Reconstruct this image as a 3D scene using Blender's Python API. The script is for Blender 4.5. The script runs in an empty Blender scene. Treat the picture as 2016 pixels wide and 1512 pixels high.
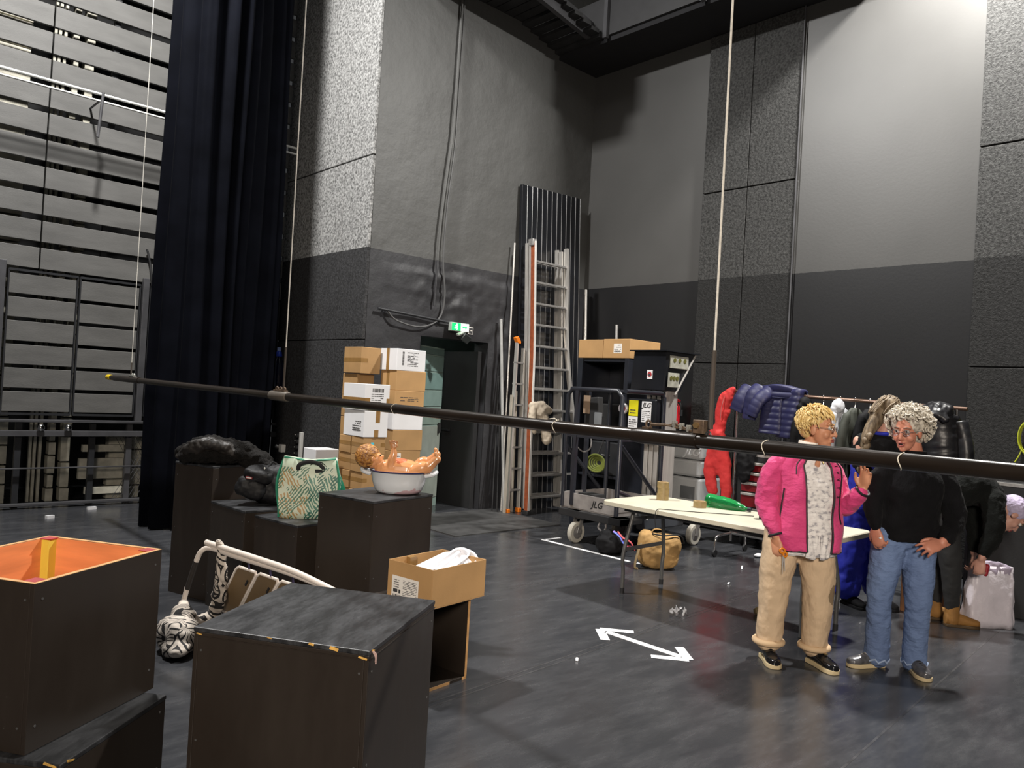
import bpy, bmesh, math, random
from mathutils import Vector, Matrix, Euler, noise

scene = bpy.context.scene
COL = scene.collection
random.seed(7)

# ------------------------------------------------------------------ camera
YAW, PITCH, ROLL = math.radians(42.95), math.radians(.52), math.radians(3.28)
_fw = Vector((math.sin(YAW)*math.cos(PITCH), math.cos(YAW)*math.cos(PITCH), math.sin(PITCH)))
_rt = Vector((math.cos(YAW), -math.sin(YAW), 0)); _up = _rt.cross(_fw)
_r = _rt*math.cos(ROLL) + _up*math.sin(ROLL); _u = _up*math.cos(ROLL) - _rt*math.sin(ROLL)
cam_data = bpy.data.cameras.new('camera'); cam_data.sensor_fit = 'HORIZONTAL'; cam_data.sensor_width = 36
cam_data.lens = 1525/2016*36; cam_data.clip_start = .05
cam = bpy.data.objects.new('camera', cam_data); COL.objects.link(cam)
cam.matrix_world = Matrix(((_r.x, _u.x, -_fw.x, 0), (_r.y, _u.y, -_fw.y, 0), (_r.z, _u.z, -_fw.z, 1.6), (0, 0, 0, 1)))
scene.camera = cam

# ------------------------------------------------------------------ world, lamps, exposure
world = bpy.data.worlds.new('house'); scene.world = world; world.use_nodes = True
world.node_tree.nodes['Background'].inputs[0].default_value = (.95, .97, 1, 1)
world.node_tree.nodes['Background'].inputs[1].default_value = .045
def area_lamp(name, loc, aim, power, size, col=(1, 1, 1), spread=180, size_y=None):
    d = bpy.data.lights.new(name, 'AREA'); d.energy = power; d.size = size; d.color = col; d.spread = math.radians(spread)
    if size_y: d.shape = 'RECTANGLE'; d.size_y = size_y
    o = bpy.data.objects.new(name, d); COL.objects.link(o); o.location = loc
    o.rotation_euler = (Vector(aim)-Vector(loc)).to_track_quat('-Z', 'Y').to_euler()
    return o
area_lamp('work_flood_right', (7.75, 2.45, 7.2), (6.2, 2.2, 0), 900, .35, (1, .97, .92), 180)
area_lamp('work_flood_left', (1.6, 6.8, 7.8), (3.4, 7.0, 0), 840, .35, (1, .98, .95), 180)
area_lamp('house_flood', (-3.6, -3.6, 4.3), (4.2, 3.2, 1.2), 125, 1.6, (1, .88, .75), 62)
area_lamp('grid_flood', (4.6, 4.2, 8.2), (5.2, 5.2, 0), 40, 1.2, (1, .97, .93), 170)
vs = scene.view_settings; vs.view_transform = 'Standard'; vs.look = 'None'; vs.gamma = 1; vs.use_curve_mapping = False
vs.exposure = -.12

# ------------------------------------------------------------------ helpers: materials
def lin(c):
    return c/12.92 if c <= .04045 else ((c+.055)/1.055)**2.4
def C(h):
    return tuple(lin(int(h[i:i+2], 16)/255) for i in (0, 2, 4))
MATS = {}
def M(name, col, rough=.6, metal=0, var=.12, scale=6, bump=0, bscale=60, spec=.5, coat=0, trans=0, emit=0, stretch=None, detail=4, sheen=0, bdist=.01, col2=None, thr=None):
    if name in MATS: return MATS[name]
    if isinstance(col, str): col = C(col)
    m = bpy.data.materials.new(name); m.use_nodes = True; nt = m.node_tree; N = nt.nodes; L = nt.links
    b = N['Principled BSDF']; b.inputs['Roughness'].default_value = rough; b.inputs['Metallic'].default_value = metal
    b.inputs['Specular IOR Level'].default_value = spec; b.inputs['Coat Weight'].default_value = coat; b.inputs['Transmission Weight'].default_value = trans
    b.inputs['Sheen Weight'].default_value = sheen
    tc = N.new('ShaderNodeTexCoord'); vec = tc.outputs['Object']
    if stretch:
        mp = N.new('ShaderNodeMapping'); mp.inputs['Scale'].default_value = stretch; L.new(vec, mp.inputs['Vector']); vec = mp.outputs[0]
    no = N.new('ShaderNodeTexNoise'); no.inputs['Scale'].default_value = scale; no.inputs['Detail'].default_value = detail; L.new(vec, no.inputs['Vector'])
    rp = N.new('ShaderNodeValToRGB')
    lo, hi = (thr if thr else (.3, .7))
    rp.color_ramp.elements[0].position = lo; rp.color_ramp.elements[1].position = hi
    if col2 is None:
        c0 = [max(0, c*(1-var)) for c in col]; c1 = [min(1, c*(1+var)) for c in col]
    else:
        c0 = col; c1 = C(col2) if isinstance(col2, str) else col2
    rp.color_ramp.elements[0].color = (*c0, 1); rp.color_ramp.elements[1].color = (*c1, 1)
    L.new(no.outputs['Fac'], rp.inputs[0]); L.new(rp.outputs[0], b.inputs['Base Color'])
    if emit:
        L.new(rp.outputs[0], b.inputs['Emission Color']); b.inputs['Emission Strength'].default_value = emit
    if bump:
        n2 = N.new('ShaderNodeTexNoise'); n2.inputs['Scale'].default_value = bscale; n2.inputs['Detail'].default_value = 5; L.new(vec, n2.inputs['Vector'])
        bp = N.new('ShaderNodeBump'); bp.inputs['Strength'].default_value = bump; bp.inputs['Distance'].default_value = bdist
        L.new(n2.outputs['Fac'], bp.inputs['Height']); L.new(bp.outputs[0], b.inputs['Normal'])
    MATS[name] = m
    return m
class NT:
    """tiny node builder for the special materials"""
    def __init__(s, name, rough=.6, **kw):
        s.m = M(name, (.5, .5, .5), rough, **kw); s.nt = s.m.node_tree; s.N = s.nt.nodes; s.L = s.nt.links; s.b = s.N['Principled BSDF']
        s.pos = s.N.new('ShaderNodeNewGeometry').outputs['Position']; s.obj = s.N.new('ShaderNodeTexCoord').outputs['Object']
    def n(s, t, **kw):
        x = s.N.new('ShaderNode'+t)
        for k, v in kw.items(): setattr(x, k, v)
        return x
    def math(s, op, a, b=None, c=None):
        x = s.n('Math', operation=op)
        for i, v in enumerate((a, b, c)):
            if v is None: continue
            if isinstance(v, (int, float)): x.inputs[i].default_value = v
            else: s.L.new(v, x.inputs[i])
        return x.outputs[0]
    def sep(s, v):
        x = s.n('SeparateXYZ'); s.L.new(v, x.inputs[0]); return x.outputs
    def noise(s, vec, scale, detail=4, rough=.5):
        x = s.n('TexNoise'); x.inputs['Scale'].default_value = scale; x.inputs['Detail'].default_value = detail; x.inputs['Roughness'].default_value = rough
        s.L.new(vec, x.inputs['Vector']); return x.outputs['Fac']
    def ramp(s, fac, stops):
        x = s.n('ValToRGB'); s.L.new(fac, x.inputs[0]); e = x.color_ramp.elements
        while len(e) < len(stops): e.new(.5)
        for i, (p, c) in enumerate(stops):
            e[i].position = p; c = C(c) if isinstance(c, str) else (c if isinstance(c, tuple) else (c, c, c)); e[i].color = (*c, 1)
        return x.outputs[0]
    def mix(s, fac, a, b):
        x = s.n('Mix', data_type='RGBA')
        for i, v in ((0, fac), (6, a), (7, b)):
            if isinstance(v, (int, float)): x.inputs[i].default_value = v
            elif isinstance(v, tuple): x.inputs[i].default_value = (*v, 1)
            else: s.L.new(v, x.inputs[i])
        return x.outputs[2]
    def map(s, vec, scale=(1, 1, 1), rot=(0, 0, 0), loc=(0, 0, 0)):
        x = s.n('Mapping'); x.inputs['Scale'].default_value = scale; x.inputs['Rotation'].default_value = rot; x.inputs['Location'].default_value = loc
        s.L.new(vec, x.inputs[0]); return x.outputs[0]
    def out(s, col=None, rough=None, height=None, strength=.3, dist=.01):
        if col is not None: s.L.new(col, s.b.inputs['Base Color'])
        if rough is not None: s.L.new(rough, s.b.inputs['Roughness'])
        if height is not None:
            b = s.n('Bump'); b.inputs['Strength'].default_value = strength; b.inputs['Distance'].default_value = dist
            s.L.new(height, b.inputs['Height']); s.L.new(b.outputs[0], s.b.inputs['Normal'])
        return s.m

# ------------------------------------------------------------------ helpers: geometry
V = Vector
def rz(a): return Matrix.Rotation(a, 3, 'Z')
def catmull(pts, k=4):
    pts = [V(p) if not isinstance(p, float) else p for p in pts]
    out = []
    for i in range(len(pts)-1):
        p0 = pts[max(i-1, 0)]; p1 = pts[i]; p2 = pts[i+1]; p3 = pts[min(i+2, len(pts)-1)]
        for j in range(k):
            t = j/k
            out.append(.5*((2*p1)+(p2-p0)*t+(2*p0-5*p1+4*p2-p3)*t*t+(3*p1-p0-3*p2+p3)*t*t*t))
    out.append(pts[-1]); return out
class MB:
    def __init__(s): s.v = []; s.f = []; s.mi = []
    def add(s, vs_, fs, mi=0):
        o = len(s.v); s.v += [tuple(v) for v in vs_]; s.f += [tuple(i+o for i in f) for f in fs]; s.mi += [mi]*len(fs); return s
    def box(s, c, size, yaw=0, rot=None, mi=0, taper=1):
        R = rot if rot is not None else rz(yaw); c = V(c); x, y, z = (d/2 for d in size)
        vs_ = [c+R@V((sx*x*(taper if sz > 0 else 1), sy*y*(taper if sz > 0 else 1), sz*z)) for sx, sy, sz in ((-1, -1, -1), (1, -1, -1), (1, 1, -1), (-1, 1, -1), (-1, -1, 1), (1, -1, 1), (1, 1, 1), (-1, 1, 1))]
        return s.add(vs_, [(3, 2, 1, 0), (4, 5, 6, 7), (0, 1, 5, 4), (1, 2, 6, 5), (2, 3, 7, 6), (3, 0, 4, 7)], mi)
    def bb(s, lo, hi, mi=0):
        lo, hi = V(lo), V(hi); return s.box((lo+hi)/2, hi-lo, mi=mi)
    def quad(s, p, u, v, mi=0):
        p, u, v = V(p), V(u), V(v); return s.add([p, p+u, p+u+v, p+v], [(0, 1, 2, 3)], mi)
    def rings(s, rings, caps=True, closed=False, mi=0):
        n = len(rings[0]); vs_ = [p for r in rings for p in r]; fs = []
        m = len(rings)
        for i in range(m if closed else m-1):
            a, b = i*n, ((i+1) % m)*n
            for j in range(n): fs.append((a+j, a+(j+1) % n, b+(j+1) % n, b+j))
        if caps and not closed:
            fs.append(tuple(range(n-1, -1, -1))); fs.append(tuple((m-1)*n+j for j in range(n)))
        return s.add(vs_, fs, mi)
    def tube(s, path, r, n=8, closed=False, mi=0, caps=True, flat=1):
        path = [V(p) for p in path]; m = len(path)
        rs = r if isinstance(r, (list, tuple)) else [r]*m
        T = []
        for i in range(m):
            a = path[(i-1) % m] if (closed or i > 0) else path[i]; b = path[(i+1) % m] if (closed or i < m-1) else path[i]
            d = b-a; T.append(d.normalized() if d.length > 1e-9 else V((0, 0, 1)))
        u = T[0].orthogonal().normalized()
        if abs(T[0].z) < .9: u = T[0].cross(V((0, 0, 1))).normalized()
        R = []
        for i in range(m):
            u = (u-T[i]*u.dot(T[i])).normalized(); w = T[i].cross(u)
            R.append([path[i]+(u*math.cos(2*math.pi*k/n)+w*math.sin(2*math.pi*k/n)*flat)*rs[i] for k in range(n)])
        return s.rings(R, caps, closed, mi)
    def cyl(s, p0, p1, r, r1=None, n=12, mi=0): return s.tube([p0, p1], [r, r if r1 is None else r1], n, mi=mi)
    def lathe(s, prof, n=24, M4=None, mi=0, caps=True, sx=1, sy=1):
        R = []
        for r, z in prof:
            ring = [V((r*sx*math.cos(2*math.pi*k/n), r*sy*math.sin(2*math.pi*k/n), z)) for k in range(n)]
            R.append([M4@p for p in ring] if M4 else ring)
        return s.rings(R, caps, False, mi)
    def ell(s, c, r, rot=None, n=16, m=10, mi=0, e=1):
        c = V(c); r = (r, r, r) if isinstance(r, (int, float)) else r
        def pw(x): return math.copysign(abs(x)**e, x)
        R = []
        for i in range(m+1):
            t = -math.pi/2+math.pi*i/m
            if i == 0: t += .03
            if i == m: t -= .03
            ring = []
            for k in range(n):
                p = 2*math.pi*k/n
                q = V((r[0]*pw(math.cos(t))*pw(math.cos(p)), r[1]*pw(math.cos(t))*pw(math.sin(p)), r[2]*pw(math.sin(t))))
                ring.append(c+(rot@q if rot is not None else q))
            R.append(ring)
        return s.rings(R, True, False, mi)
    def limb(s, pts, rads, n=14, k=4, flat=None, mi=0):
        """smooth tapering capsule through joints; flat=(dir, ratio) squashes across dir"""
        P = catmull(pts, k); Rr = catmull([float(x) for x in rads], k) if False else None
        rr = []
        for i in range(len(rads)-1):
            for j in range(k): t = j/k; rr.append(rads[i]*(1-t)+rads[i+1]*t)
        rr.append(rads[-1])
        d0 = (P[1]-P[0]).normalized(); d1 = (P[-1]-P[-2]).normalized()
        pre = [(P[0]-d0*rr[0]*math.sin(a), rr[0]*math.cos(a)) for a in (1.5, 1.1, .55)]
        post = [(P[-1]+d1*rr[-1]*math.sin(a), rr[-1]*math.cos(a)) for a in (.55, 1.1, 1.5)]
        path = [p for p, _ in pre]+P+[p for p, _ in post]; rs = [q for _, q in pre]+rr+[q for _, q in post]
        o = len(s.v); s.tube(path, rs, n, mi=mi)
        if flat:
            d, q = V(flat[0]).normalized(), flat[1]; m = len(path)
            for i in range(m):
                for j in range(n):
                    idx = o+i*n+j; p = V(s.v[idx]); w = p-path[i]; s.v[idx] = tuple(p-d*w.dot(d)*(1-q))
        return s
    def grid(s, fn, nu, nv, mi=0, skip=None):
        vs_ = [fn(i/nu, j/nv) for j in range(nv+1) for i in range(nu+1)]; fs = []
        for j in range(nv):
            for i in range(nu):
                if skip and skip((i+.5)/nu, (j+.5)/nv): continue
                a = j*(nu+1)+i; fs.append((a, a+1, a+nu+2, a+nu+1))
        return s.add(vs_, fs, mi)
    def prism(s, poly, p, u, v, w, mi=0):
        """polygon (2d list) in the frame p + x*u + y*v, thickness vector w"""
        p, u, v, w = V(p), V(u), V(v), V(w); n = len(poly)
        a = [p+u*x+v*y for x, y in poly]
        return s.add(a+[q+w for q in a], [tuple(range(n-1, -1, -1)), tuple(range(n, 2*n))]+[(i, (i+1) % n, n+(i+1) % n, n+i) for i in range(n)], mi)
    def build(s, name, mats, parent=None, smooth=40, bevel=0, world=False, remesh=0, soft=0, disp=None, solid=0, sub=0, loc=None, bseg=2):
        me = bpy.data.meshes.new(name); me.from_pydata(s.v, [], s.f)
        mats = mats if isinstance(mats, (list, tuple)) else [mats]
        for m in mats: me.materials.append(m)
        if len(mats) > 1: me.polygons.foreach_set('material_index', s.mi)
        if smooth:
            me.polygons.foreach_set('use_smooth', [True]*len(me.polygons))
            if smooth < 180: me.set_sharp_from_angle(angle=math.radians(smooth))
        me.update()
        bm = bmesh.new(); bm.from_mesh(me); bmesh.ops.recalc_face_normals(bm, faces=bm.faces) if not solid else None; bm.to_mesh(me); bm.free()
        o = bpy.data.objects.new(name, me); COL.objects.link(o)
        if parent is not None:
            o.parent = parent
            if world:
                q = parent; off = V(q.location)
                while q.parent: q = q.parent; off = off+V(q.location)
                o.location = -off
        if loc is not None: o.location = loc
        if solid:
            d = o.modifiers.new('solid', 'SOLIDIFY'); d.thickness = solid; d.offset = 0
        if bevel:
            d = o.modifiers.new('bevel', 'BEVEL'); d.width = bevel; d.segments = bseg; d.limit_method = 'ANGLE'; d.angle_limit = math.radians(50)
        if remesh:
            d = o.modifiers.new('remesh', 'REMESH'); d.mode = 'VOXEL'; d.voxel_size = remesh; d.use_smooth_shade = True
        if soft:
            d = o.modifiers.new('soft', 'SMOOTH'); d.iterations = soft; d.factor = .5
        if sub:
            d = o.modifiers.new('sub', 'SUBSURF'); d.levels = sub; d.render_levels = sub
        for dd in (disp if isinstance(disp, list) else [disp] if disp else []):
            t = bpy.data.textures.new(name+'_relief', 'CLOUDS'); t.noise_scale = dd[1]; t.noise_depth = 2
            d = o.modifiers.new('relief', 'DISPLACE'); d.texture = t; d.strength = dd[0]; d.texture_coords = 'LOCAL'; d.mid_level = .5
        return o
def tag(o, label=None, cat=None, group=None, kind=None):
    for k, v in (('label', label), ('category', cat), ('group', group), ('kind', kind)):
        if v: o[k] = v
    return o
def thing(name, label, cat, loc=(0, 0, 0), yaw=0, group=None):
    o = bpy.data.objects.new(name, None); COL.objects.link(o); o.location = loc; o.rotation_euler.z = yaw; o.empty_display_size = .1
    return tag(o, label, cat, group)
def struct(name, loc=(0, 0, 0)):
    o = bpy.data.objects.new(name, None); COL.objects.link(o); o.location = loc; o['kind'] = 'structure'; return o
def text(body, size, p, u, v, mat, name='lettering', parent=None, align='CENTER', extr=.0005, world=False, shear=0):
    """flat lettering in the frame origin p, reading direction u, up v"""
    cu = bpy.data.curves.new(name, 'FONT'); cu.body = body; cu.size = size; cu.align_x = align; cu.align_y = 'CENTER'; cu.extrude = extr; cu.resolution_u = 2; cu.shear = shear; cu.offset = size*.022
    tmp = bpy.data.objects.new(name+'_tmp', cu); COL.objects.link(tmp)
    dg = bpy.context.evaluated_depsgraph_get(); me = bpy.data.meshes.new_from_object(tmp.evaluated_get(dg)); bpy.data.objects.remove(tmp)
    u = V(u).normalized(); v = V(v).normalized(); w = u.cross(v); p = V(p)
    me.transform(Matrix(((u.x, v.x, w.x, p.x), (u.y, v.y, w.y, p.y), (u.z, v.z, w.z, p.z), (0, 0, 0, 1))))
    me.materials.clear(); me.materials.append(mat)
    o = bpy.data.objects.new(name, me); COL.objects.link(o)
    if parent is not None:
        o.parent = parent
        if world:
            q = parent; off = V(q.location)
            while q.parent: q = q.parent; off = off+V(q.location)
            o.location = -off
    return o
def copy_tree(o, parent=None):
    c = o.copy(); COL.objects.link(c)
    if parent is not None: c.parent = parent
    for ch in list(o.children): copy_tree(ch, c)
    return c
# ------------------------------------------------------------------ surface materials
k = NT('stage_floor', .35)
a = k.noise(k.map(k.pos, (1.2, .5, 1)), 1.3, 6, .6); b_ = k.noise(k.map(k.pos, (1.2, 4, 1), (0, 0, .5)), 2.2, 8, .7); c_ = k.noise(k.map(k.pos, (22, 3, 1), (0, 0, -.9)), 1.4, 7, .75)
scr = k.math('ADD', k.math('GREATER_THAN', c_, .70), k.math('GREATER_THAN', k.noise(k.map(k.pos, (2, 30, 1), (0, 0, 1.1)), 1.1, 8, .8), .735))
base = k.mix(k.math('MULTIPLY', a, .9), (.024, .0252, .0285), (.052, .054, .060))
dust = k.mix(k.math('MULTIPLY', k.math('SUBTRACT', b_, .43), 1.0), base, (.11, .112, .118))
fin = k.mix(k.math('MULTIPLY', scr, .28), dust, (.16, .16, .165))
k.out(fin, k.math('ADD', .06, k.math('MULTIPLY', b_, .36)), b_, .05, .004)
FLOOR = k.m
def painted(name, up, low, z0, rough, bscale, bstr, bdist, seam=None):
    k = NT(name, rough)
    z = k.sep(k.pos)[2]; n1 = k.noise(k.pos, 1.3, 5); n2 = k.noise(k.pos, 26, 4)
    edge = k.math('GREATER_THAN', k.math('ADD', z, k.math('MULTIPLY', n2, .012)), z0)
    u_ = k.mix(n1, tuple(c*.82 for c in up), tuple(c*1.15 for c in up)); l_ = k.mix(n1, tuple(c*.75 for c in low), tuple(c*1.25 for c in low))
    col = k.mix(edge, l_, u_)
    chip = k.math('GREATER_THAN', k.noise(k.map(k.pos, (1, 1, 3)), 8, 6, .7), .745)
    col = k.mix(k.math('MULTIPLY', chip, .5), col, (.3, .3, .29))
    k.out(col, None, k.noise(k.pos, bscale, 6, .6), bstr, bdist); return k.m
WALLP = painted('grey_plaster', (.076, .076, .073), (.024, .024, .027), 3.18, .55, 9, .30, .02)
WALLR = painted('grey_painted_wall', (.070, .069, .067), (.0085, .0085, .0095), 3.18, .42, 30, .06, .01)
def fibre(name, up, low, z0):
    k = NT(name, .85)
    z = k.sep(k.pos)[2]; f = k.noise(k.map(k.pos, (1, 1, 1)), 34, 5, .65); g = k.noise(k.pos, 90, 3)
    edge = k.math('GREATER_THAN', z, z0); n1 = k.noise(k.pos, 1.2, 4)
    sp = k.ramp(f, [(.36, .25), (.62, 1.25)])
    col = k.mix(edge, low, up); mm = k.n('Mix', data_type='RGBA', blend_type='MULTIPLY'); mm.inputs[0].default_value = 1
    k.L.new(col, mm.inputs[6]); k.L.new(sp, mm.inputs[7])
    k.out(mm.outputs[2], None, k.math('ADD', f, k.math('MULTIPLY', g, .5)), .6, .015); return k.m
FIBRE = fibre('wood_fibre_panel', (.30, .30, .295), (.030, .030, .032), 3.18)
FIBRER = fibre('wood_fibre_panel_dark', (.045, .045, .044), (.012, .012, .012), 3.18)
BLACK = M('matt_black', (.012, .012, .013), .7, bump=.1)
SOOT = M('dark_ceiling', (.010, .010, .012), .85)
STEELG = M('grey_steel_paint', (.065, .065, .07), .45, var=.2)
DKSTEEL = M('dark_steel_paint', (.022, .023, .026), .45, var=.2)
PLANK = M('grey_plank', (.115, .113, .108), .6, var=.16, scale=2.5, bump=.15, bscale=40, stretch=(1, 1, 4))
PALE = M('pale_weight', 'bdb9aa', .7, var=.25, scale=9)
WHITEP = M('white_paint', 'd8d8d4', .45, var=.06)
WHITETAPE = M('white_tape', 'e8e8ea', .5, var=.05, scale=20)

# ------------------------------------------------------------------ floor
fl_ = struct('floor')
m = MB(); m.bb((-5, -7, -.1), (11, 13, 0)); m.build('dance_floor', FLOOR, fl_, smooth=0)
SEAM = M('clear_seam_tape', (.05, .05, .053), .3, var=.4, scale=14)
for (p, q) in (((2.3, 3.05), (6.6, 3.38)), ((2.3, 3.09), (6.6, 3.42)), ((4.35, 4.55), (6.2, 4.62)), ((3.2, 1.45), (7.5, 1.78)), ((-1, 5.95), (6.0, 6.5))):
    d = V((q[0]-p[0], q[1]-p[1], 0)); m = MB(); w = d.cross(V((0, 0, 1))).normalized()*.006
    m.add([V((*p, .0006))-w, V((*q, .0006))-w, V((*q, .0006))+w, V((*p, .0006))+w], [(0, 1, 2, 3)]); m.build('seam', SEAM, fl_, smooth=0)

# ------------------------------------------------------------------ ceiling and gantries
ce = struct('ceiling', (0, 0, 8.9))
m = MB(); m.bb((-5, -1, 8.9), (9.2, 13, 9)); m.build('roof_slab', SOOT, ce, world=True, smooth=0)
m = MB(); m.bb((7.8, 3.6, 6.35), (8.6, 7.78, 6.42)); m.build('soffit', SOOT, ce, world=True, smooth=0)
m = MB(); m.bb((7.76, 3.6, 6.42), (7.82, 7.78, 6.95)); m.build('fascia', M('fascia_grey', (.030, .030, .032), .6), ce, world=True, smooth=0)
for y in (5.35, 6.86):
    m = MB(); m.bb((7.70, y-.03, 6.37), (7.76, y+.03, 8.9)); m.build('hanger_post', STEELG, ce, world=True, smooth=0)
m = MB(); m.bb((7.62, 3.6, 7.3), (7.68, 6.9, 7.5)); m.build('gantry_rail', STEELG, ce, world=True, smooth=0)
for i in range(18):   # grating boards of the catwalk along the back wall
    x = 4.9+i*.165; zz = 6.62 if x < 6.9 else 6.62-(x-6.9)*.26
    m = MB(); m.bb((x, 6.95, zz), (x+.15, 7.78, zz+.05)); m.build('catwalk_board', M('catwalk_black', (.02, .02, .021), .7, var=.3), ce, world=True, smooth=0)
m = MB(); m.add([V((5.4, 6.86, 6.62)), V((7.9, 7.14, 6.42)), V((7.9, 7.14, 6.66)), V((5.4, 6.86, 6.90)), V((5.4, 6.93, 6.62)), V((7.9, 7.21, 6.42)), V((7.9, 7.21, 6.66)), V((5.4, 6.93, 6.90))],
                [(0, 1, 2, 3), (7, 6, 5, 4), (0, 4, 5, 1), (3, 2, 6, 7), (0, 3, 7, 4), (1, 5, 6, 2)]); m.build('catwalk_beam', STEELG, ce, world=True, smooth=0)

# ------------------------------------------------------------------ back wall with the doorway
DW = 7.78
wb = struct('wall_back', (4.87, DW, 0))
DX0, DX1, DZ = 5.66, 6.77, 2.22
def lump(x, z):
    d = 0
    p = V((x, 0, z))
    patch = max(0, 1-abs(x-6.05)/.75)*max(0, 1-abs(z-2.75)/.55)
    d += patch*.05*noise.fractal(p*5.5, .8, 2.1, 5)
    side = max(0, 1-abs(x-6.95)/.35)*max(0, 1-abs(z-2.5)/.9)
    d += side*.035*noise.fractal(p*6+V((3, 0, 0)), .8, 2.1, 5)
    d += .006*noise.fractal(p*1.7, .9, 2, 4)
    if z < 3.02+.05*noise.noise(p*3): d += .010*min(1, max(0, (x-5.2)/.1))
    if 5.05 < x < 7.05 and 2.72 < z < 3.02+.04*noise.noise(p*4): d += .006
    return d
m = MB(); W0, W1, H = 4.87, 8.62, 8.9
NU, NV = 94, 223
def wf(u, v):
    x = W0+(W1-W0)*u; z = H*v
    e = min(abs(x-DX0), abs(x-DX1)) < .03 and z < DZ+.05 or abs(z-DZ) < .03 and DX0-.05 < x < DX1+.05
    # snap the ring of vertices around the doorway onto its edge
    if z < DZ+.02:
        if abs(x-DX0) < .021: x = DX0
        if abs(x-DX1) < .021: x = DX1
    if abs(z-DZ) < .021 and DX0-.03 < x < DX1+.03: z = DZ
    return V((x, DW-(0 if e else lump(x, z)), z))
m.grid(wf, NU, NV, skip=lambda u, v: DX0 < W0+(W1-W0)*u < DX1 and H*v < DZ)
m.build('plaster_face', WALLP, wb, world=True, smooth=35)
m = MB()
m.bb((4.87, DW+.012, 0), (DX0, DW+.28, H)); m.bb((DX1, DW+.012, 0), (8.62, DW+.28, H)); m.bb((DX0, DW+.012, DZ), (DX1, DW+.28, H))
m.build('masonry', WALLP, wb, world=True, smooth=0)
# corridor behind it
co = struct('wall_corridor', (5.6, 8.1, 0))
CORR = M('corridor_grey_green', '8c948e', .55)
m = MB(); m.bb((4.9, 9.7, 0), (8.6, 9.8, 2.7)); m.bb((5.2, 8.06, 0), (5.3, 9.8, 2.7)); m.bb((8.3, 8.06, 0), (8.4, 9.8, 2.7)); m.bb((4.9, 8.06, 2.7), (8.6, 9.8, 2.8)); m.build('corridor_shell', CORR, co, world=True, smooth=0)
area_lamp('corridor_fill', (5.75, 8.75, 2.66), (5.75, 8.75, 0), 5, .25, (.85, 1, .95), 180, 1.0)  # unseen lamp added to brighten the door leaf and corridor
# the open leaf of the doorway, glossy grey-green; coloured bands paint in its reflections
d1 = struct('door_1', (DX0+.03, DW+.2, 0))
LEAF = M('door_green_gloss', '8fa39c', .25, var=.10, scale=2, coat=.3)
h0, h1 = V((DX0+.03, DW+.16, 0)), V((6.47, 8.36, 0)); du = (h1-h0).normalized(); nn = V((du.y, -du.x, 0))
m = MB(); m.box((h0+h1)/2+V((0, 0, 1.06)), ((h1-h0).length, .04, 2.12), math.atan2(du.y, du.x)); m.build('leaf', LEAF, d1, world=True, smooth=0, bevel=.003)
L_ = (h1-h0).length
for z0, z1, t in ((2.02, 2.10, '6d8480'), (1.80, 2.0, '86a09b'), (1.56, 1.78, '7c9893'), (1.34, 1.54, '8aa19b'), (1.10, 1.32, '86988f'), (.12, 1.08, '9aa29a')):
    m = MB(); m.box((h0+h1)/2+nn*.024+V((0, 0, (z0+z1)/2)), (L_*.96, .012, z1-z0), math.atan2(du.y, du.x)); m.build('reflected_band', M('reflected_band_'+t, t, .28, coat=.2), d1, world=True, smooth=0, bevel=.003)
m = MB(); m.cyl(h1+V((0, 0, .02)), h1+V((0, 0, 2.1)), .012); m.build('edge_strip', WHITEP, d1, world=True)
m = MB(); m.box(h0+du*(L_-.09)+nn*.05+V((0, 0, 1.05)), (.05, .03, .14), math.atan2(du.y, du.x)); m.build('lock_plate', BLACK, d1, world=True, bevel=.004)
d2 = struct('door_2', (DX1-.03, DW+.26, 0))
m = MB(); m.bb((DX1-.08, DW+.1, 0), (DX1-.02, DW+.95, 2.1)); m.build('leaf', BLACK, d2, world=True, smooth=0, bevel=.003)
m = MB(); m.bb((DX1-.12, DW+.6, 1.0), (DX1-.08, DW+.75, 1.03)); m.build('door_handle', DKSTEEL, d2, world=True, smooth=0, bevel=.004)
m = MB(); m.bb((5.3, 6.45, .0), (6.95, 7.74, .012)); mt = m.build('threshold_ramp', M('worn_grey_lino', (.05, .05, .05), .5, var=.35, scale=7), smooth=0); mt.name = 'floor_mat'
tag(mt, 'worn grey lino mat on the floor before the doorway', 'mat')

# ------------------------------------------------------------------ pillar side (fibre panels)
wp = struct('wall_return', (4.87, 8.8, 0))
m = MB(); m.bb((4.872, 7.80, 0), (5.15, 9.98, 8.9)); m.build('pillar_core', BLACK, wp, world=True, smooth=0)
for y0, y1 in ((7.78, 8.395), (8.405, 9.95)):
    for z0, z1 in ((.02, 2.095), (2.105, 4.255), (4.27, 8.88)):
        m = MB(); m.bb((4.83, y0, z0), (4.87, y1, z1)); m.build('fibre_panel', FIBRE, wp, world=True, smooth=0, bevel=.006)

# ------------------------------------------------------------------ right wall
RX = 8.6
wr = struct('wall_right', (RX, 3, 0))
m = MB(); m.bb((RX, -3, 0), (RX+.3, 7.78, 8.9)); m.build('painted_wall', WALLR, wr, world=True, smooth=0)
for y0, y1 in ((4.49, 5.12), (5.13, 5.765), (1.92, 2.555), (1.28, 1.91)):
    for z0, z1 in ((.02, 2.095), (2.105, 4.285), (4.30, 6.34 if y0 > 4 else 8.8)):
        m = MB(); m.bb((RX-.045, y0, z0), (RX+.0, y1, z1)); m.build('fibre_panel', FIBRER, wr, world=True, smooth=0, bevel=.006)
m = MB(); m.cyl((RX-.05, 4.478, .1), (RX-.05, 4.478, 6.34), .009, n=6); m.build('edge_strip', STEELG, wr, world=True)  # strip added to draw the line of light on the panel edge

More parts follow.
